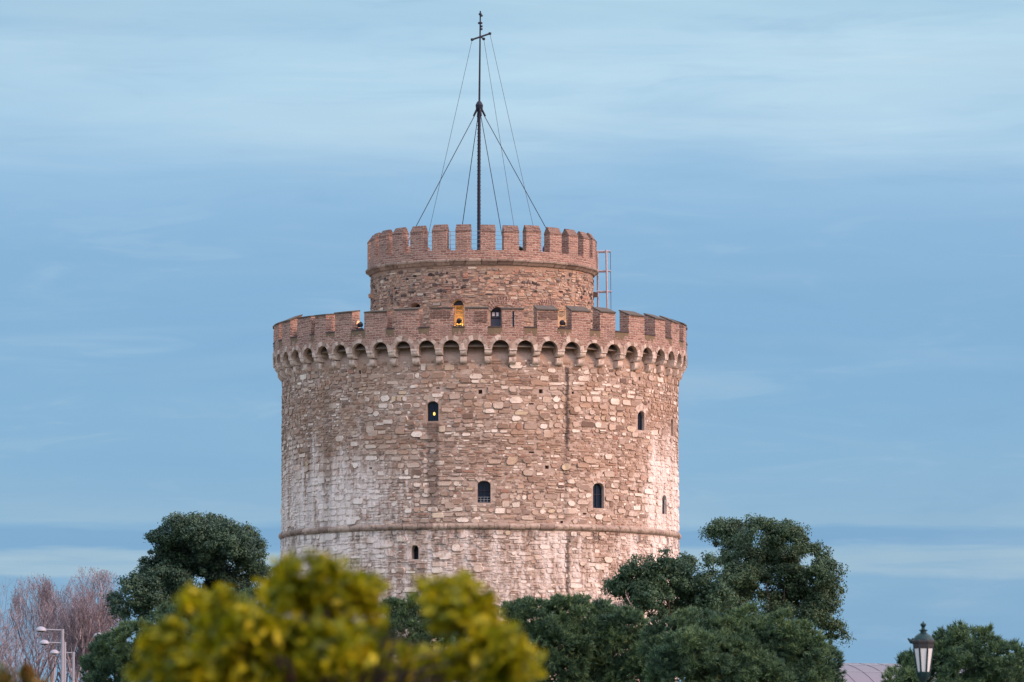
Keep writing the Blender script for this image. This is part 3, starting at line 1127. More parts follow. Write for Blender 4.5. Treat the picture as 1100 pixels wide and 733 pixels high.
# regular angular sizes fitted to the measured row
cs = [(tm[i][0] + tm[i][1]) / 2 for i in range(3, 10)]
tp = (cs[-1] - cs[0]) / 6
NT_ = round(2 * PI / tp)
tp = 2 * PI / NT_
c0 = sum(cs) / 7
half = sum(b - a for a, b in tm[4:8]) / 8
for k in range(NT_):
    c = c0 + (k - 3) * tp
    c += srng.uniform(-.006, .006)
    if 0 <= k <= 6:
        c = cs[k]
    h = half * srng.uniform(0.94, 1.06)
    b = MB()
    d = srng.uniform(-.04, .04)
    ri = R_TP - 0.55
    b.sweep([(ri, z_tg + .002), (R_TP, z_tg + .002), (R_TP, z_tf + d), (ri, z_tf + d)], lsp(c - h, c + h, 3))
    o = b.build('turret_merlon', M['brick'], turret, uvR=R_TP)
    g = MB()
    g.sweep([(ri - .015, z_tf + d + .002), (R_TP + .015, z_tf + d + .002), (R_TP + .015, z_tf + d + .06), (R_TP - .25, z_tr + d), (R_TP - .33, z_tr + d), (ri - .015, z_tf + d + .06)], lsp(c - h - .001, c + h + .001, 3))
    g.build('merlon_cap', M['brick_dark'], turret, uvR=R_TP)
# brick arches over the turret doorways
for w, ex in zip(DOORS, (0.35, 0.22, 0.43, 0.42)):
    b = MB()
    pc = (w['p0'] + w['p1']) / 2
    hw = (w['p1'] - w['p0']) / 2 * R_T
    r = hw * 1.25
    if ex == 0.43:
        pc, r = tang(542, R_T, 330), 0.95
    fan(b, R_T, pc, (w['z1'] if ex != 0.43 else tz(327.5, R_T)) - r + 0.02, r, r + ex, 15, -0.95, 0.95, 0.06, 0.35, 0.03, srng)
    b.build('brick_arch', M['brick'], turret, uvR=R_T)
# doorway fillings
w = DOORS[1]
f = MB()
Rf = R_T - 0.1
zt0 = tz(328.5, R_T)
for p in (w['p0'] + .006, w['p0'] + .028, w['p1'] - .006):
    f.tube([cyl(Rf, p, z_floor + .03), cyl(Rf, p, zt0)], 0.035, 6)
for k in range(9):
    z = zt0 - k * 0.235
    f.tube([cyl(Rf, w['p0'] + .003, z), cyl(Rf, w['p1'] - .003, z)], 0.028, 6)
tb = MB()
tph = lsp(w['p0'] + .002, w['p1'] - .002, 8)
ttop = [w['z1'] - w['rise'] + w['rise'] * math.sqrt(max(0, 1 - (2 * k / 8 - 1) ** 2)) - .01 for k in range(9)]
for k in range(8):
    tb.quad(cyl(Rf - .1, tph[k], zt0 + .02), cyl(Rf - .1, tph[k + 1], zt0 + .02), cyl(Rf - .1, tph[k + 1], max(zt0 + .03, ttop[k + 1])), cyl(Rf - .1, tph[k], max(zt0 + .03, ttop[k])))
tb.build('unlit_head_panel', M['dark_iron'], turret, fix=False)  # dark panel added to stand for the unlit top of the arch
gate = f.build('slatted_gate', M['frame_wood'], turret)
Lb = bpy.data.lights.new('doorway_lamp', 'POINT')      # the lit lamp inside the doorway
Lb.energy = 90
Lb.color = (1, .8, .2)
Lb.shadow_soft_size = .06
lb_o = bpy.data.objects.new('doorway_lamp', Lb)
COL.objects.link(lb_o)
lb_o.parent = gate
lb_o.location = cyl(R_T - .3, (w['p0'] + w['p1']) / 2, z_sill + .3)
for w, glassy in ((DOORS[2], True), (DOORS[0], False), (DOORS[3], False)):
    b = MB()
    Rd = R_T - w['d'] + .06
    n = 6
    ph = lsp(w['p0'] + .002, w['p1'] - .002, n)
    top = [w['z1'] - w['rise'] + w['rise'] * math.sqrt(max(0, 1 - (2 * k / n - 1) ** 2)) - .01 for k in range(n + 1)]
    for k in range(n):
        b.quad(cyl(Rd, ph[k], z_floor + .035), cyl(Rd, ph[k + 1], z_floor + .035), cyl(Rd, ph[k + 1], top[k + 1]), cyl(Rd, ph[k], top[k]))
    o = b.build('door', M['blue_door'] if glassy else M['dark_iron'], turret, fix=False)
    if glassy:
        g = MB()
        za, zb = tz(339, R_T), tz(335, R_T)
        for x0, x1 in ((529.3, 532.3), (534, 536.6)):
            g.sweep([(Rd + .01, za), (Rd + .04, za), (Rd + .04, zb), (Rd + .01, zb)], lsp(tang(x0, R_T, 337), tang(x1, R_T, 337), 1))
        g.build('door_pane', M['white_paint'], o)
        g = MB()
        for z in (tz(333.5, R_T), tz(341, R_T)):
            g.tube([cyl(Rd + .03, w['p0'] + .004, z), cyl(Rd + .03, w['p1'] - .004, z)], .03, 6)
        g.build('door_rail', M['dark_iron'], o)

# ------------------------------------------------------------------ things on the tower
# mast with its stays
mast_px = 514.6
mx = at(514.4, 260, TY).x
mroot = empty('flag_mast', 'tall thin dark mast with crossbar, stayed by wires on the turret roof', 'mast', (mx, TY, z_roof + .1))
mz = lambda y: at(515, y, TY).z - (z_roof + .1)
mxo = lambda x, y: at(x, y, TY).x - mx
b = MB()
zc, ztp = mz(113), mz(12)
b.tube([(0, 0, 0), (0, 0, mz(200)), (0.02, 0, zc)], [0.105, 0.095, 0.085], 12)
for k in range(44):                      # climbing rungs / clamps that roughen the outline
    z = zc * (k + 0.5) / 44
    b.tube([(-.11, 0.03 * (-1) ** k, z), (.11, -0.03 * (-1) ** k, z)], 0.022, 5)
b.build('lower_pole', M['mast'], mroot)
b = MB()
xt = mxo(516.0, 12)
b.tube([(0.02, 0, zc - .2), (xt, 0, ztp)], [0.062, 0.04], 10)
b.build('upper_pole', M['mast'], mroot)
b = MB()
for y, s in ((15.5, .09), (17, .09), (25, .13), (28.5, .08), (31.5, .08)):
    b.lathe([(.04, -.06), (s, -.05), (s, .05), (.04, .06)], 10, (xt * .9 + (.06 if y in (17, 28.5, 31.5) else 0), 0, mz(y)))
b.build('mast_fittings', M['mast'], mroot)
b = MB()
ca, cb_ = Vector((mxo(507.2, 43.3), -.2, mz(43.3))), Vector((mxo(526.2, 35.7), .2, mz(35.7)))
cc = Vector((mxo(519.6, 41), .35, mz(41)))
b.tube([ca, cb_], .055, 8)
b.tube([Vector((xt * .85, 0, mz(39.5))), cc], .045, 8)
for p in (ca, cb_, cc):
    b.lathe([(.03, -.08), (.085, -.06), (.085, .06), (.03, .08)], 8, p)
b.build('crossbar', M['mast'], mroot)
b = MB()
b.lathe([(.1, -.3), (.2, -.22), (.22, .0), (.14, .16), (.09, .22)], 12, (0.02, 0, zc))
ends = []
off = [(-90, -30), (30, -88), (-27, 88), (99, 28)]
for dx, dy in off:
    d = Vector((dx / 18.7, dy / 18.7, -zc)).normalized()
    b.tube([Vector((.02, 0, zc)) , Vector((.02, 0, zc)) + d * .75], [.09, .05], 8)
b.build('stay_collar', M['mast'], mroot)
for dx, dy in off:
    w_ = MB()
    e = Vector((dx / 18.7, dy / 18.7, 0.05))
    w_.tube([Vector((.02, 0, zc - .1)), e], .022, 5)
    w_.build('stay_wire', M['mast'], mroot)
for st_, dx, dy in ((ca, -66, 70), (cc, 47, 80), (cb_, 71, 60)):
    w_ = MB()
    w_.tube([st_, Vector((dx / 18.7, dy / 18.7, 0.05))], .012, 5)
    w_.build('halyard', M['wire'], mroot)

# cable railing on the turret roof
rl = empty('roof_railing', 'thin steel cable railing behind the turret battlements', 'railing', (TXT, TY, z_roof + .02))
b = MB()
posts = lsp(-2.6, 2.6, 16)
Rr = R_TP - 1.1
for p in posts:
    b.tube([cyl(Rr, p, 0), cyl(Rr, p, 1.75)], .02, 6)
b.build('railing_posts', M['rail'], rl)
b = MB()
for z in (.75, 1.0, 1.25, 1.5, 1.73):
    b.tube([cyl(Rr, p, z) for p in lsp(-2.6, 2.6, 60)], .013, 5)
b.build('railing_cables', M['rail'], rl)

# metal frame beside the turret
fr = empty('ladder_frame', 'pale metal ladder frame standing beside the turret on the terrace', 'metal frame', (at(648, 300, TY).x, TY, z_floor + .03))
fx = lambda x: at(x, 300, TY).x - fr.location.x
fz = lambda y: at(648, y, TY).z - fr.location.z
b = MB()
b.tube([(fx(643), 0.5, 0), (fx(642), 0.5, fz(269))], .06, 8)
b.build('post', M['pink_steel'], fr)
b = MB()
b.tube([(fx(653.2), -.2, 0), (fx(651.2), -.2, fz(269))], .06, 8)
b.build('post', M['pink_steel'], fr)
for y, x1 in ((270.5, 656), (291.5, 656.3), (313.5, 657)):
    b = MB()
    b.tube([(fx(641), -.1, fz(y)), (fx(x1), -.1, fz(y))], .055, 8)
    b.tube([(fx(641), .62, fz(y) + .03), (fx(x1 - 4), .62, fz(y) + .03)], .045, 8)
    b.tube([(fx(x1 - 1), -.15, fz(y)), (fx(x1 - 1), .62, fz(y) + .03)], .04, 8)
    b.build('crosspiece', M['pink_steel'], fr)
b = MB()
b.tube([(fx(656.8), .1, 0), (fx(655.8), .1, fz(270))], .018, 6)
b.build('cable', M['wire'], fr)

# floodlights on the terrace parapet
def floodlight(px, py, Rr_, label, lens, energy, col, aim=0.0, size=32):
    p, z = ang(px, Rr_, 345), z_sill + .12
    c = cyl(Rr_, p, z) + Vector((TX, TY, 0))
    root = empty('floodlight', label, 'floodlight', c, p, 'floodlights in the parapet gaps')
    b = MB()
    b.box((0, 0, .025), (.34, .2, .05))
    b.tube([(-.15, 0, .03), (-.15, 0, .2)], .018, 6)
    b.tube([(.15, 0, .03), (.15, 0, .2)], .018, 6)
    b.build('bracket', M['dark_iron'], root)
    b = MB()
    b.lathe([(.05, -.12), (.12, -.1), (.15, .08), (.16, .1)], 12)
    o = b.build('lamp_body', M['dark_iron'], root)
    o.rotation_euler = (-PI / 2 + .35, 0, 0)
    o.location = (0, 0, .24)
    g = MB()
    g.lathe([(.13, .103), (.13, .112)], 12)
    g.build('lens', lens, o)
    L = bpy.data.lights.new('floodlight_bulb', 'SPOT')
    L.energy = energy
    L.color = col
    L.spot_size = math.radians(size)
    L.spot_blend = 0.6
    L.shadow_soft_size = .08
    lo_ = bpy.data.objects.new('floodlight_bulb', L)
    COL.objects.link(lo_)
    lo_.parent = root
    lo_.location = (0, .2, .32)
    lo_.rotation_euler = (PI / 2 + .06, 0, aim)
    return root


floodlight(493, 347, R_P - .45, 'black floodlight in the parapet gap before the yellow lit slatted doorway', M['warm_lens'], 160, (1, .72, .14))
floodlight(604.5, 347, R_P - .45, 'black floodlight in the parapet gap glowing on the right of the turret wall', M['warm_lens'], 900, (1, .74, .24), -.39, 26)
floodlight(386.5, 348, R_P - .4, 'black floodlight silhouetted in the open parapet gap left of the turret', M['warm_lens'], 22, (1, .62, .3), 1.5, 80)
floodlight(322, 350, R_P - .5, 'black floodlight in the far left parapet gap lighting its brick cheek orange', M['warm_lens'], 90, (1, .45, .06), 1.5, 80)

# bits on the turret roof
b = MB()
p0 = cyl(R_TP - .75, tang(560.8, R_TP - .75, 267), tz(267, R_TP - .75)) + Vector((TXT, TY, 0))
sp = empty('roof_spotlight', 'dark spotlight standing in a gap of the turret battlement', 'spotlight', (p0.x, p0.y, z_roof + .02))
hh = p0.z - z_roof - .02
b.tube([(0, 0, 0), (0, 0, hh)], .05, 8)
b.box((0, 0, .03), (.4, .4, .06))
b.build('stand', M['dark_iron'], sp)
b = MB()
b.tube([(-.22, 0, hh + .12), (.0, 0, hh - .02), (.2, .05, hh)], [.1, .13, .16], 10)
b.build('lamp_body', M['lantern'], sp)
b = MB()
p1 = cyl(R_TP - .85, tang(585.5, R_TP - .85, 266), tz(266, R_TP - .85)) + Vector((TXT, TY, 0))
hh = p1.z - z_roof
b.lathe([(.08, 0), (.16, .1), (.17, hh * .5), (.13, hh * .9), (.15, hh + .1), (.05, hh + .25)], 10, (p1.x, p1.y, z_roof + .01))
tag(b.build('cloth_bundle', M['cloth']), 'mauve wrapped bundle half hidden behind the turret battlement', 'bundle')

# ------------------------------------------------------------------ vegetation
NPR = np.random.default_rng(11)


def mesh_np(name, verts, faces, m, parent=None, loc=None):
    me = bpy.data.meshes.new(name)
    nv, nf, k = len(verts), len(faces), faces.shape[1]
    me.vertices.add(nv)
    me.vertices.foreach_set('co', np.asarray(verts, dtype=np.float32).ravel())
    me.loops.add(nf * k)
    me.loops.foreach_set('vertex_index', faces.astype(np.int32).ravel())
    me.polygons.add(nf)
    me.polygons.foreach_set('loop_start', np.arange(0, nf * k, k, dtype=np.int32))
    me.materials.append(m)
    me.update(calc_edges=True)
    o = bpy.data.objects.new(name, me)
    COL.objects.link(o)
    if parent is not None:
        o.parent = parent
    return o


def unit(a):
    return a / np.maximum(1e-9, np.linalg.norm(a, axis=-1, keepdims=True))


def rnd_dirs(n):
    return unit(NPR.normal(size=(n, 3)))


def leaf_quads(p, nrm, L, Wd):
    """diamond leaves: p centres, nrm normals, arrays of lengths"""
    n = len(p)
    a = unit(np.cross(nrm, rnd_dirs(n)))
    b = np.cross(nrm, a)
    L = L[:, None]
    Wd = Wd[:, None]
    bend = nrm * L * 0.12
    v = np.stack([p - a * L * .5 - bend, p + b * Wd * .5 + a * L * .05, p + a * L * .5 - bend, p - b * Wd * .5 + a * L * .05], 1).reshape(-1, 3)
    f = np.arange(n * 4).reshape(n, 4)
    return v, f


def lobes3d(lobes, Y, depth, base, seed):
    """crown lobes at real depth: (px,py,r px) becomes a ball of that size, spread in depth"""
    r_ = random.Random(seed)
    s = Y / F
    out_ = []
    for i, l in enumerate(lobes):
        px, py, r = l[:3]
        dy = l[3] if len(l) > 3 else r_.uniform(-depth, depth)
        c = at(px, py, Y) + Vector((0, dy, 0)) - base
        out_.append((np.array(c), r * s))
    return out_


def crown_points(lobes, density, sub=0.34, fill=0.55, zsq=0.85):
    """leaf-clump centres and outward directions on bumpy lobes"""
    P, D, S = [], [], []
    for c, r in lobes:
        n = max(6, int(density * r * r))
        d = rnd_dirs(n)
        d[:, 2] = np.where(d[:, 2] < -0.55, -d[:, 2], d[:, 2])
        rad = r * (1 - fill * NPR.random(n) ** 2.2) * NPR.uniform(0.86, 1.08, n)
        p = c + d * rad[:, None] * np.array([1, 1, zsq])
        P.append(p)
        D.append(d)
        S.append(np.full(n, r))
    return np.concatenate(P), np.concatenate(D), np.concatenate(S)


def trunk(root, lobes, height_frac, r0, m=None, n_main=None):
    """tapered trunk with limbs reaching into the lobes"""
    cs = np.array([c for c, _ in lobes])
    ctr = cs.mean(0)
    zmin = min(c[2] - r for c, r in lobes)
    fork = Vector((ctr[0] * .5, ctr[1] * .5, max(1.2, zmin * height_frac)))
    b = MB()
    b.tube([(0, 0, 0), (0.03, 0.02, .4), fork * 0.6 + Vector((.1, 0, 0)), fork], [r0 * 1.35, r0, r0 * .85, r0 * .72], 10)
    for c, r in lobes:
        c = Vector(c)
        mid = fork.lerp(c, .5) + Vector((0, 0, .25))
        b.tube([fork - Vector((0, 0, .1)), mid, mid.lerp(c, .35)], [r0 * .4, r0 * .2, r0 * .06], 6)
    b.build('trunk', m or M['bark'], root, smooth=True)


def broadleaf(name, label, cat, lobes, Y, depth, m, seed, leaf=0.16, dens=150, per=26, cl=0.32, group=None, basepx=None, r0=.28):
    bx = basepx if basepx is not None else sum(l[0] for l in lobes) / len(lobes)
    base = at(bx, 700, Y)
    base.z = 0
    root = empty(name, label, cat, base, 0, group)
    L3 = lobes3d(lobes, Y, depth, base, seed)
    P, D, S = crown_points(L3, dens)
    keep = np.array([noise.noise(Vector(q * .8) + Vector((seed * 3.7, 0, 0))) > -.2 for q in P])   # thin places where the sky shows
    P, D, S = P[keep], D[keep], S[keep]
    n = len(P)
    # each clump is a little mound of leaves facing away from the mound's middle
    k = per
    cs_ = NPR.uniform(.45, 1.6, (n, 1, 1)) * cl
    od = unit(NPR.normal(size=(n, k, 3)) + D[:, None, :] * .55 + np.array([0, 0, .25]))
    o = od * cs_ * NPR.uniform(.25, 1.2, (n, k, 1)) * np.array([1, 1, .8])
    p = (P[:, None, :] + o).reshape(-1, 3)
    nr = unit(od.reshape(-1, 3) * .9 + NPR.normal(size=(n * k, 3)) * .42)
    L = NPR.uniform(.7, 1.3, n * k) * leaf
    v, f = leaf_quads(p, nr, L, L * NPR.uniform(.45, .65, n * k))
    mesh_np('crown', v, f, m, root)
    trunk(root, L3, .75, r0)
    return root


def pine(name, label, lobes, Y, depth, m, seed, dens=62, needles=24, nl=0.19, group='stone pines below the tower', basepx=None, nw=.016):
    bx = basepx if basepx is not None else sum(l[0] for l in lobes) / len(lobes)
    base = at(bx, 700, Y)
    base.z = 0
    root = empty(name, label, 'pine tree', base, 0, group)
    lobes = [(l[0], l[1] + 6, l[2]) for l in lobes]
    L3 = lobes3d(lobes, Y, depth, base, seed)
    B, BD, S = crown_points(L3, dens, fill=.4, zsq=.9)
    nb_, q_ = len(B), 13
    # bunches of brush-like shoots, each shoot a tuft of needles
    od = unit(NPR.normal(size=(nb_, q_, 3)) * .75 + BD[:, None, :] * .6 + np.array([0, 0, .45]))
    P = (B[:, None, :] + od * NPR.uniform(.09, .24, (nb_, q_, 1))).reshape(-1, 3)
    ax = unit(od.reshape(-1, 3) + np.array([0, 0, .3]) + NPR.normal(size=(nb_ * q_, 3)) * .15)
    n = len(P)
    k = needles
    t = NPR.random((n, k, 1)) * nl * .7
    q = unit(ax[:, None, :] * 1.0 + NPR.normal(size=(n, k, 3)) * .5)
    b0 = P[:, None, :] + ax[:, None, :] * t
    L = nl * NPR.uniform(.6, 1.05, (n, k, 1))
    side = unit(np.cross(q, rnd_dirs(n * k).reshape(n, k, 3))) * nw
    v = np.stack([b0 - side, b0 + side, b0 + q * L], 2).reshape(-1, 3)
    f = np.arange(len(v)).reshape(-1, 3)
    mesh_np('crown', v, f, m, root)
    trunk(root, L3, .7, .2)
    return root


def bare_tree(name, label, px, ytop, Y, spread, m, seed, cat='tree', levels=5, r0=.22, ybase=None, group=None, kids=(4, 6), flecks=None, up=.55, env=None):
    r_ = random.Random(seed)
    base = at(px, 700, Y)
    base.z = 0
    H = at(px, ytop, Y).z
    root = empty(name, label, cat, base, 0, group)
    V, Fs = [], []
    tips = []

    def seg(a, b, ra, rb):
        d = (b - a)
        if d.length < 1e-5:
            return
        d.normalize()
        u = d.cross(Vector((.3, .5, .81))).normalized()
        w = d.cross(u)
        i0 = len(V)
        for p, r in ((a, ra), (b, rb)):
            for q in range(3):
                an = q * 2.0944
                V.append(p + (u * math.cos(an) + w * math.sin(an)) * r)
        for q in range(3):
            q2 = (q + 1) % 3
            Fs.append((i0 + q, i0 + q2, i0 + 3 + q2, i0 + 3 + q))

    def grow(p, d, L, r, lev):
        k = 3
        pts = [p]
        for i in range(k):
            d = (d + Vector((r_.gauss(0, .13), r_.gauss(0, .13), r_.gauss(0, .06) + up * .12))).normalized()
            n_ = pts[-1] + d * L / k
            seg(pts[-1], n_, r * (1 - .25 * i / k), r * (1 - .25 * (i + 1) / k))
            pts.append(n_)
        if lev == 0:
            tips.append(pts[-1])
            tips.append(pts[-2])
            return
        for i in range(r_.randint(*kids)):
            t = r_.uniform(.35, 1.0)
            j = min(k - 1, int(t * k))
            q = pts[j].lerp(pts[j + 1], t * k - j)
            sd = Vector((r_.gauss(0, 1), r_.gauss(0, 1), r_.gauss(0, .5))).normalized()
            nd = (d * .85 + sd * spread + Vector((0, 0, up * .45))).normalized()
            grow(q, nd, L * r_.uniform(.52, .78), max(.006, r * .5), lev - 1)

    h0 = H * .28
    trunk_mb = MB()
    trunk_mb.tube([(0, 0, 0), (.05, 0, h0 * .5), (0, .05, h0)], [r0 * 1.3, r0, r0 * .85], 10)
    trunk_mb.build('trunk', m, root, smooth=True)
    for i in range(6):
        a = i * 1.047 + r_.uniform(-.3, .3)
        grow(Vector((0, 0, h0 - .05)), Vector((math.cos(a) * spread * .75, math.sin(a) * spread * .75, 1)).normalized(), (H - h0) * .40, r0 * .5, levels - 1)
    V = np.array([tuple(v) for v in V])
    # scale the crown so that its top is at the measured height
    top = np.percentile(V[:, 2], 99.2)
    k = (H - h0) / (top - h0)
    V[:, 2] = h0 + (V[:, 2] - h0) * k
    seg_n = len(V) // 6
    ok = np.ones(seg_n, bool)
    if env:                                              # rounded outline of the crown, (px, py, rx, rz)
        ec = np.array(at(env[0], env[1], Y) - base)
        mid = V.reshape(seg_n, 6, 3).mean(1)
        sc_ = Y / F
        q = np.sqrt(((mid[:, 0] - ec[0]) / (env[2] * sc_)) ** 2 + ((mid[:, 1]) / (env[2] * sc_)) ** 2 + (np.maximum(0, mid[:, 2] - ec[2]) / (env[3] * sc_)) ** 2)
        ang_n = np.array([noise.noise(Vector(p_ * .55)) for p_ in mid])
        ok = q < 1.0 + .22 * ang_n
    V = V.reshape(seg_n, 6, 3)[ok].reshape(-1, 3)
    Fs = np.array(Fs)[:3 * int(ok.sum())]
    mesh_np('branches', V, Fs, m, root)
    if flecks:
        T = np.array([tuple(v) for v in tips])
        T[:, 2] = h0 + (T[:, 2] - h0) * k
        T = T[NPR.random(len(T)) < flecks[1]]
        if env:
            T = T[np.sqrt(((T[:, 0] - ec[0]) / (env[2] * sc_)) ** 2 + (T[:, 1] / (env[2] * sc_)) ** 2 + (np.maximum(0, T[:, 2] - ec[2]) / (env[3] * sc_)) ** 2) < .98]
        n = len(T)
        if flecks[0] and n:
            L = NPR.uniform(.05, .11, n)
            v, f = leaf_quads(T + NPR.normal(size=(n, 3)) * .05, rnd_dirs(n), L, L * .7)
            mesh_np('dry_leaves', v, f, flecks[0], root)
    return root


ever = leaf_mat('evergreen_leaf', [lin(46, 68, 66), lin(58, 82, 72), lin(72, 96, 76), lin(88, 110, 80)], .5, .2, .5)
ever2 = leaf_mat('olive_evergreen_leaf', [lin(50, 70, 62), lin(62, 86, 68), lin(78, 100, 74), lin(94, 114, 80)], .5, .22, .6)
cyp = leaf_mat('grey_green_leaf', [lin(48, 72, 64), lin(60, 86, 70), lin(76, 100, 74), lin(92, 114, 80)], .6, .2, .6)
pin = leaf_mat('pine_needle', [lin(44, 70, 66), lin(66, 94, 78), lin(94, 120, 84), lin(130, 150, 96)], .5, .2, .8)
cit = leaf_mat('citrus_leaf', [lin(52, 62, 10), lin(92, 102, 12), lin(136, 136, 14), lin(182, 168, 18), lin(230, 210, 56)], .45, .45, 5.0)
brn = leaf_mat('brown_green_leaf', [lin(66, 64, 30), lin(92, 86, 34), lin(118, 98, 44), lin(136, 82, 50)], .6, .35, 4.0)
twig = twig_mat('mauve_twig', [lin(80, 72, 84), lin(118, 108, 118), lin(152, 140, 148), lin(192, 180, 186)])
twig_w = plain('pale_twig', lin(204, 180, 174), .9, 0, .12, 2)
dry = leaf_mat('dry_leaf', [lin(120, 100, 104), lin(150, 126, 128), lin(180, 156, 156)], .8, .3, 1)

broadleaf('evergreen_tree', 'dark spreading evergreen tree left of the tower behind the yellow bush', 'tree',
          [(200, 578, 26), (224, 574, 24), (205, 600, 34), (240, 592, 32), (268, 600, 22), (178, 606, 22), (215, 630, 40), (258, 628, 30), (182, 632, 24),
           (148, 642, 25), (132, 649, 15), (142, 660, 17), (166, 624, 18), (166, 655, 18), (195, 655, 30), (232, 655, 34), (172, 585, 12), (276, 622, 16), (262, 577, 12)],
          252, 2.0, ever, 1, leaf=.125, dens=52, per=150, cl=.36, basepx=215)
broadleaf('evergreen_tree', 'tall rounded evergreen tree right of the tower behind the pines', 'tree',
          [(786, 576, 20), (769, 569, 9), (815, 577, 20), (844, 586, 22), (868, 600, 20), (798, 602, 26), (838, 616, 32), (880, 622, 22), (895, 634, 11),
           (860, 640, 22), (815, 634, 26), (792, 630, 24), (880, 648, 18), (855, 612, 24), (825, 600, 24), (845, 652, 20), (800, 648, 20), (890, 670, 14), (898, 682, 9), (872, 668, 18), (782, 655, 18), (830, 660, 16)],
          245, 1.8, ever2, 2, leaf=.125, dens=52, per=150, cl=.36, basepx=835)
broadleaf('shrubby_tree', 'loose grey green tree with upright shoots against the right foot of the tower', 'tree',
          [(690, 624, 26), (722, 622, 24), (668, 634, 14), (656, 630, 6), (754, 628, 20), (706, 602, 10), (718, 600, 9), (738, 606, 9), (764, 606, 8),
           (700, 650, 28), (735, 648, 30), (768, 648, 22), (680, 645, 18)],
          236, 1.5, cyp, 3, leaf=.13, dens=60, per=120, cl=.32, basepx=720)
pine('stone_pine', 'dark bushy pine in front of the tower, left of the two biggest pines',
     [(572, 672, 30), (605, 668, 28), (640, 672, 28), (672, 680, 26), (595, 695, 34), (635, 700, 36), (675, 708, 36), (560, 690, 26), (560, 720, 30), (600, 728, 34),
      (640, 735, 36), (682, 735, 34), (700, 700, 26), (545, 660, 12), (622, 652, 10), (655, 656, 10)], 172, 1.8, pin, 4, basepx=630)
pine('stone_pine', 'broad bright tipped pine under the tall evergreen, right of the tower',
     [(722, 686, 28), (755, 682, 28), (790, 682, 28), (825, 684, 28), (855, 692, 28), (882, 708, 22), (740, 708, 34), (780, 712, 36), (820, 712, 36), (858, 718, 34),
      (890, 726, 16), (730, 735, 34), (770, 738, 34), (815, 738, 36), (860, 740, 34), (745, 664, 10), (800, 662, 10), (840, 668, 10)], 164, 1.8, pin, 5, basepx=800)
pine('stone_pine', 'low pine behind the green lantern at the lower right',
     [(1030, 700, 24), (1012, 690, 12), (1034, 683, 10), (1054, 696, 18), (1074, 708, 16), (1086, 718, 11), (1004, 708, 16), (978, 716, 13), (966, 728, 10), (1000, 728, 24),
      (1040, 726, 30), (1076, 730, 20), (975, 738, 18), (1060, 740, 26)], 142, 1.4, pin, 6, basepx=1030)
pine('stone_pine', 'pine at the right edge, cut by the frame beside the low pine',
     [(1099, 716, 9), (1096, 730, 14), (1118, 712, 20), (1115, 735, 26), (1140, 722, 26)], 146, 1.0, pin, 7, basepx=1120)
pine('stone_pine', 'dark pine seen through the dip in the yellow bush',
     [(440, 660, 20), (458, 654, 12), (424, 656, 12), (475, 672, 20), (432, 684, 24), (465, 695, 26), (500, 690, 26), (420, 710, 22), (450, 725, 30), (500, 725, 30), (400, 690, 20)],
     180, 1.4, pin, 8, basepx=455)
pine('stone_pine', 'blue green pine between the bare trees and the yellow bush on the left',
     [(182, 668, 20), (214, 655, 18), (246, 648, 16), (276, 648, 18), (150, 690, 24), (120, 698, 20), (102, 708, 14), (185, 695, 30), (225, 680, 28), (262, 675, 26), (160, 720, 32),
      (120, 725, 26), (205, 725, 36), (250, 715, 34), (290, 690, 30)], 186, 1.6, pin, 9, basepx=190)

bare_tree('plane_tree', 'bare mauve twigged tree with a rounded top beside the dark evergreen', 96, 597, 272, .62, twig, 31, levels=6, r0=.2, group='bare winter trees', kids=(3, 6), flecks=(dry, .5), env=(97, 662, 44, 55))
bare_tree('plane_tree', 'bare tree with upright twigs behind the row of street lamps', 38, 602, 276, .6, twig, 32, levels=6, r0=.18, group='bare winter trees', kids=(3, 5), flecks=(dry, .3), env=(38, 668, 33, 56))
bare_tree('plane_tree', 'sparse bare tree at the left edge with drooping twigs', 4, 642, 268, .75, twig, 33, levels=5, r0=.14, group='bare winter trees', kids=(3, 5), flecks=(dry, .25), up=.2)
bare_tree('pale_shrub', 'pale twiggy leafless bush at the right foot of the tower', 650, 622, 228, .95, twig_w, 34, cat='bush', levels=6, r0=.12, kids=(3, 5), flecks=(None, 0), env=(652, 666, 34, 36))


def bush(name, label, lobes, Y, depth, m, seed, dens, leaf, extra=None, basepx=None):
    bx = basepx if basepx is not None else sum(l[0] for l in lobes) / len(lobes)
    base = at(bx, 700, Y)
    base.z = 0
    root = empty(name, label, 'bush', base)
    lobes = [(x, y + 7, r * .86) for x, y, r in lobes]
    L3 = lobes3d(lobes, Y, depth, base, seed)
    P, D, S = crown_points(L3, dens, fill=.7)
    keep = np.array([noise.noise(Vector(q * 7.0)) > -.16 for q in P])
    P, D = P[keep], D[keep]
    n = len(P)
    k = 7
    P = (P[:, None, :] + NPR.normal(size=(n, k, 3)) * leaf * .42).reshape(-1, 3)
    D = np.repeat(D, k, 0)
    nr = unit(D * .5 + NPR.normal(size=P.shape) * .6 + np.array([0, 0, .5]))
    L = NPR.uniform(.7, 1.25, len(P)) * leaf
    # ragged shoots standing out of the crown
    sp, sn = [], []
    for c, r in L3:
        for q in range(6):
            d = unit(NPR.normal(size=3) * .7 + np.array([0, 0, .8]))
            for k_ in range(7):
                sp.append(c + d * r * (.7 + .14 * k_) + NPR.normal(size=3) * leaf * .25)
                sn.append(unit(NPR.normal(size=3) + d * .3))
    P, nr = np.concatenate([P, np.array(sp)]), np.concatenate([nr, np.array(sn)])
    L = np.concatenate([L, NPR.uniform(.6, 1.1, len(sp)) * leaf])
    v, f = leaf_quads(P, nr, L, L * NPR.uniform(.42, .6, len(P)))
    mesh_np('crown', v, f, m, root)
    trunk(root, L3, .8, .05)
    return root, L3


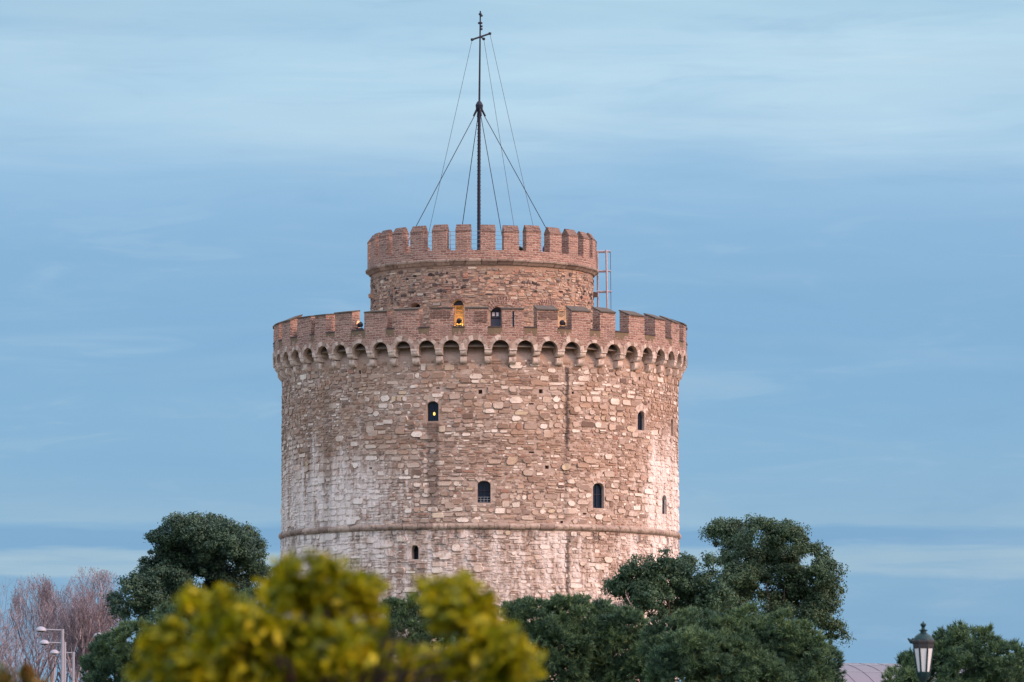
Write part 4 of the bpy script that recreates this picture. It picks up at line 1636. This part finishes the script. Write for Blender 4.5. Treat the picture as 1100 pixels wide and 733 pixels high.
broot, bl3 = bush('yellow_bush', 'blurred yellow green leafy bush in the near foreground', [
    (318, 614, 13), (336, 606, 13), (352, 610, 12), (300, 622, 13), (368, 620, 13), (390, 630, 12), (402, 628, 9), (330, 640, 34), (290, 648, 22), (368, 648, 30), (394, 658, 18),
    (252, 660, 20), (226, 662, 15), (207, 638, 7), (210, 650, 9), (270, 680, 32), (225, 690, 30), (184, 688, 20), (160, 706, 15), (148, 718, 10), (168, 690, 8), (320, 690, 44), (368, 700, 42),
    (400, 718, 28), (438, 732, 22), (474, 634, 12), (498, 630, 13), (518, 648, 15), (486, 662, 24), (530, 676, 22), (550, 698, 20), (566, 712, 11), (508, 706, 30), (470, 712, 24),
    (200, 725, 34), (260, 725, 40), (330, 735, 44), (390, 742, 34), (540, 728, 26), (302, 600, 5), (456, 626, 6), (240, 640, 7), (430, 705, 14), (428, 724, 12)], 16.5, .3, cit, 41, 12000, .052, basepx=350)
b = MB()
fr_rng = random.Random(5)
for (px, py) in ((312, 726), (534, 722)):
    c = at(px, py, 16.5 - fr_rng.uniform(.02, .06)) - broot.location
    b2 = MB()
    b2.lathe([(.004, -.03), (.015, -.02), (.022, 0), (.015, .02), (.004, .03)], 10, c)
    b2.build('orange_fruit', plain('orange_peel', lin(168, 104, 22), .5, 0, .1, 30) if 'orange_peel' not in bpy.data.materials else bpy.data.materials['orange_peel'], broot, smooth=True)
bush('brownish_bush', 'blurred brown green bush top in the lower left corner', [(4, 728, 9), (31, 724, 6), (30, 718, 4), (42, 736, 8), (20, 740, 12), (-8, 732, 12), (34, 738, 10)], 22.0, .12, brn, 43, 9000, .06)

# ------------------------------------------------------------------ street lamps on the left
def street_lamp(px, pole_top, head_px, Y, label, flip=False):
    base = at(px, pole_top, Y)
    H = base.z
    base.z = 0
    s = Y / F
    root = empty('street_lamp', label, 'street lamp', base, 0, 'white street lamps')
    ax = (head_px - px) * s
    b = MB()
    b.tube([(0, 0, 0), (0, 0, .3), (0, 0, H)], [.11, .085, .065], 10)
    b.build('pole', M['lamp_grey'], root)
    b = MB()
    b.tube([(0, 0, H - .05), (ax * .75, 0, H - .02)], .03, 8)
    b.build('arm', M['lamp_grey'], root)
    b = MB()
    b.lathe([(.24, -.06), (.25, -.03), (.22, .04), (.14, .11), (.05, .14), (.01, .145)], 16, (ax, 0, H - .03))
    o = b.build('lamp_head', M['lamp_grey'], root, smooth=False)
    b = MB()
    b.lathe([(.01, -.1), (.1, -.095), (.19, -.062)], 14, (ax, 0, H - .03))
    b.build('diffuser', M['dark_iron'], o)
    return root


street_lamp(67.3, 676, 44, 210, 'tallest looking and nearest white street lamp of the row before the bare trees')
street_lamp(69.7, 690, 47.5, 228, 'middle white street lamp of the row, its pole just behind the nearest one')
street_lamp(79, 700.5, 58.5, 244, 'lowest looking white street lamp, rightmost pole of the row')
street_lamp(111, 682.5, 106, 217, 'white street lamp head peeking out above the left pine')

# ------------------------------------------------------------------ green lantern on the right
LY = 87.0
ls = LY / F
lb = at(992, 700, LY)
lz_ = lambda y: at(992, y, LY).z
lan = empty('lantern', 'dark green ornate street lantern with opal panes at the lower right', 'lantern', (lb.x, LY, 0), .32)
px_ = ls
b = MB()
b.lathe([(.2, 0), (.2, .12), (.14, .2), (.11, .7), (.13, .75), (.075, .85), (.055, lz_(733) - .1), (.05, lz_(731))], 12)
b.build('post', M['lantern'], lan)
b = MB()
b.lathe([(.05, lz_(733)), (4 * px_, lz_(731)), (7.2 * px_, lz_(727)), (8.3 * px_, lz_(723.5)), (8.3 * px_, lz_(722))], 8)
b.build('glass_holder', M['lantern'], lan)
b = MB()
n8 = 8
rt, rb_ = 11.0 * px_, 7.2 * px_
zt_, zb_ = lz_(697), lz_(722)
for k in range(n8):
    a0, a1 = 2 * PI * k / n8 + .06, 2 * PI * (k + 1) / n8 - .06
    g = MB()
    q = [Vector((r * math.cos(a), r * math.sin(a), z)) for r, a, z in ((rb_, a0, zb_), (rb_, a1, zb_), (rt, a1, zt_), (rt, a0, zt_))]
    nrm = (q[1] - q[0]).cross(q[3] - q[0]).normalized()
    g.add(q + [p - nrm * .012 for p in q], ((0, 1, 2, 3), (7, 6, 5, 4), (0, 4, 5, 1), (1, 5, 6, 2), (2, 6, 7, 3), (3, 7, 4, 0)))
    g.build('pane', M['opal'], lan)
    a = 2 * PI * k / n8
    b.tube([(rb_ * 1.01 * math.cos(a), rb_ * 1.01 * math.sin(a), zb_), (rt * 1.01 * math.cos(a), rt * 1.01 * math.sin(a), zt_)], .018, 6)
b.build('glazing_bars', M['lantern'], lan)
b = MB()
b.lathe([(11.2 * px_, lz_(697)), (11.8 * px_, lz_(696.5)), (12.2 * px_, lz_(692)), (13.2 * px_, lz_(690.5)), (13.2 * px_, lz_(688.5)), (11.5 * px_, lz_(687.5))], 8)
b.build('frieze', M['lantern_brown'], lan)
b = MB()
b.lathe([(11.4 * px_, lz_(687.5)), (10.2 * px_, lz_(685.5)), (8.2 * px_, lz_(683)), (5.4 * px_, lz_(681)), (3.4 * px_, lz_(680)), (3.2 * px_, lz_(678.5)), (4.6 * px_, lz_(677.6)),
         (4.6 * px_, lz_(677)), (2.4 * px_, lz_(676)), (1.6 * px_, lz_(674.5)), (2.4 * px_, lz_(673)), (3.3 * px_, lz_(671.3)), (2.6 * px_, lz_(670)), (.9 * px_, lz_(669)), (.4 * px_, lz_(667.6))], 20)
b.build('dome', M['lantern'], lan)
b = MB()
ca_, sa_ = math.cos(-.32), math.sin(-.32)
def lw(px, py, d=0):
    x = (px - 992) * px_
    return Vector((x * ca_ - d * sa_, x * sa_ + d * ca_, lz_(py)))
b.tube([lw(981.5, 690.5), lw(979, 689.5), lw(977, 687.5), lw(975.2, 685.9)], [.03, .04, .025, .012], 8)
b.tube([lw(980.5, 689.5), lw(980.5, 687.5), lw(981, 685.8)], [.035, .03, .02], 8)
b.build('crown_spike', M['lantern'], lan)

# ------------------------------------------------------------------ roofed building and antenna behind
BY = 335.0
bp = at(935, 713, BY)
hall = empty('hall_building', 'low hall with a curved pinkish metal roof behind the right hand pines', 'building', (bp.x, BY, 0), math.radians(28))
zr = bp.z
w_, l_ = 7.5, 9.0
b = MB()
b.box((0, 0, (zr - 5) / 2), (l_ * 2 - .6, w_ * 2 - .6, zr - 5))
b.build('wall', M['render_wall'], hall)
prof = [(-w_ * math.cos(k * PI / 24), (zr - 5) + 5 * math.sin(k * PI / 24)) for k in range(25)]
b = MB()
vs = [(x, y, z) for x in (-l_, l_) for y, z in prof]
fs = [(i, i + 1, 26 + i, 25 + i) for i in range(24)] + [tuple(range(25)), tuple(range(49, 24, -1))]
b.add(vs, fs)
rf = b.build('roof', M['roof_metal'], hall)
for k in range(13):
    x = -l_ + l_ * 2 * k / 12
    b = MB()
    b.tube([(x, y, z + .01) for y, z in prof], .03, 5)
    b.build('roof_seam', M['roof_seam'], rf)
b = MB()
for k in (4, 6, 8, 10, 11):
    y, z = prof[k]
    b.tube([(-l_, y, z + .01), (l_, y, z + .01)], .025, 4)
b.build('sheet_joints', M['rail'], rf)
ap = at(1021, 671, 300)
an = empty('antenna', 'tiny thin antenna rod showing above the low pine', 'antenna', (ap.x, 300, 0))
b = MB()
b.tube([(0, 0, 0), (0, 0, ap.z)], [.06, .03], 6)
b.build('rod', M['dark_iron'], an)
b = MB()
b.tube([(-.09, 0, ap.z - .25), (.09, 0, ap.z - .25)], .025, 6)
b.build('crosspiece', M['dark_iron'], an)
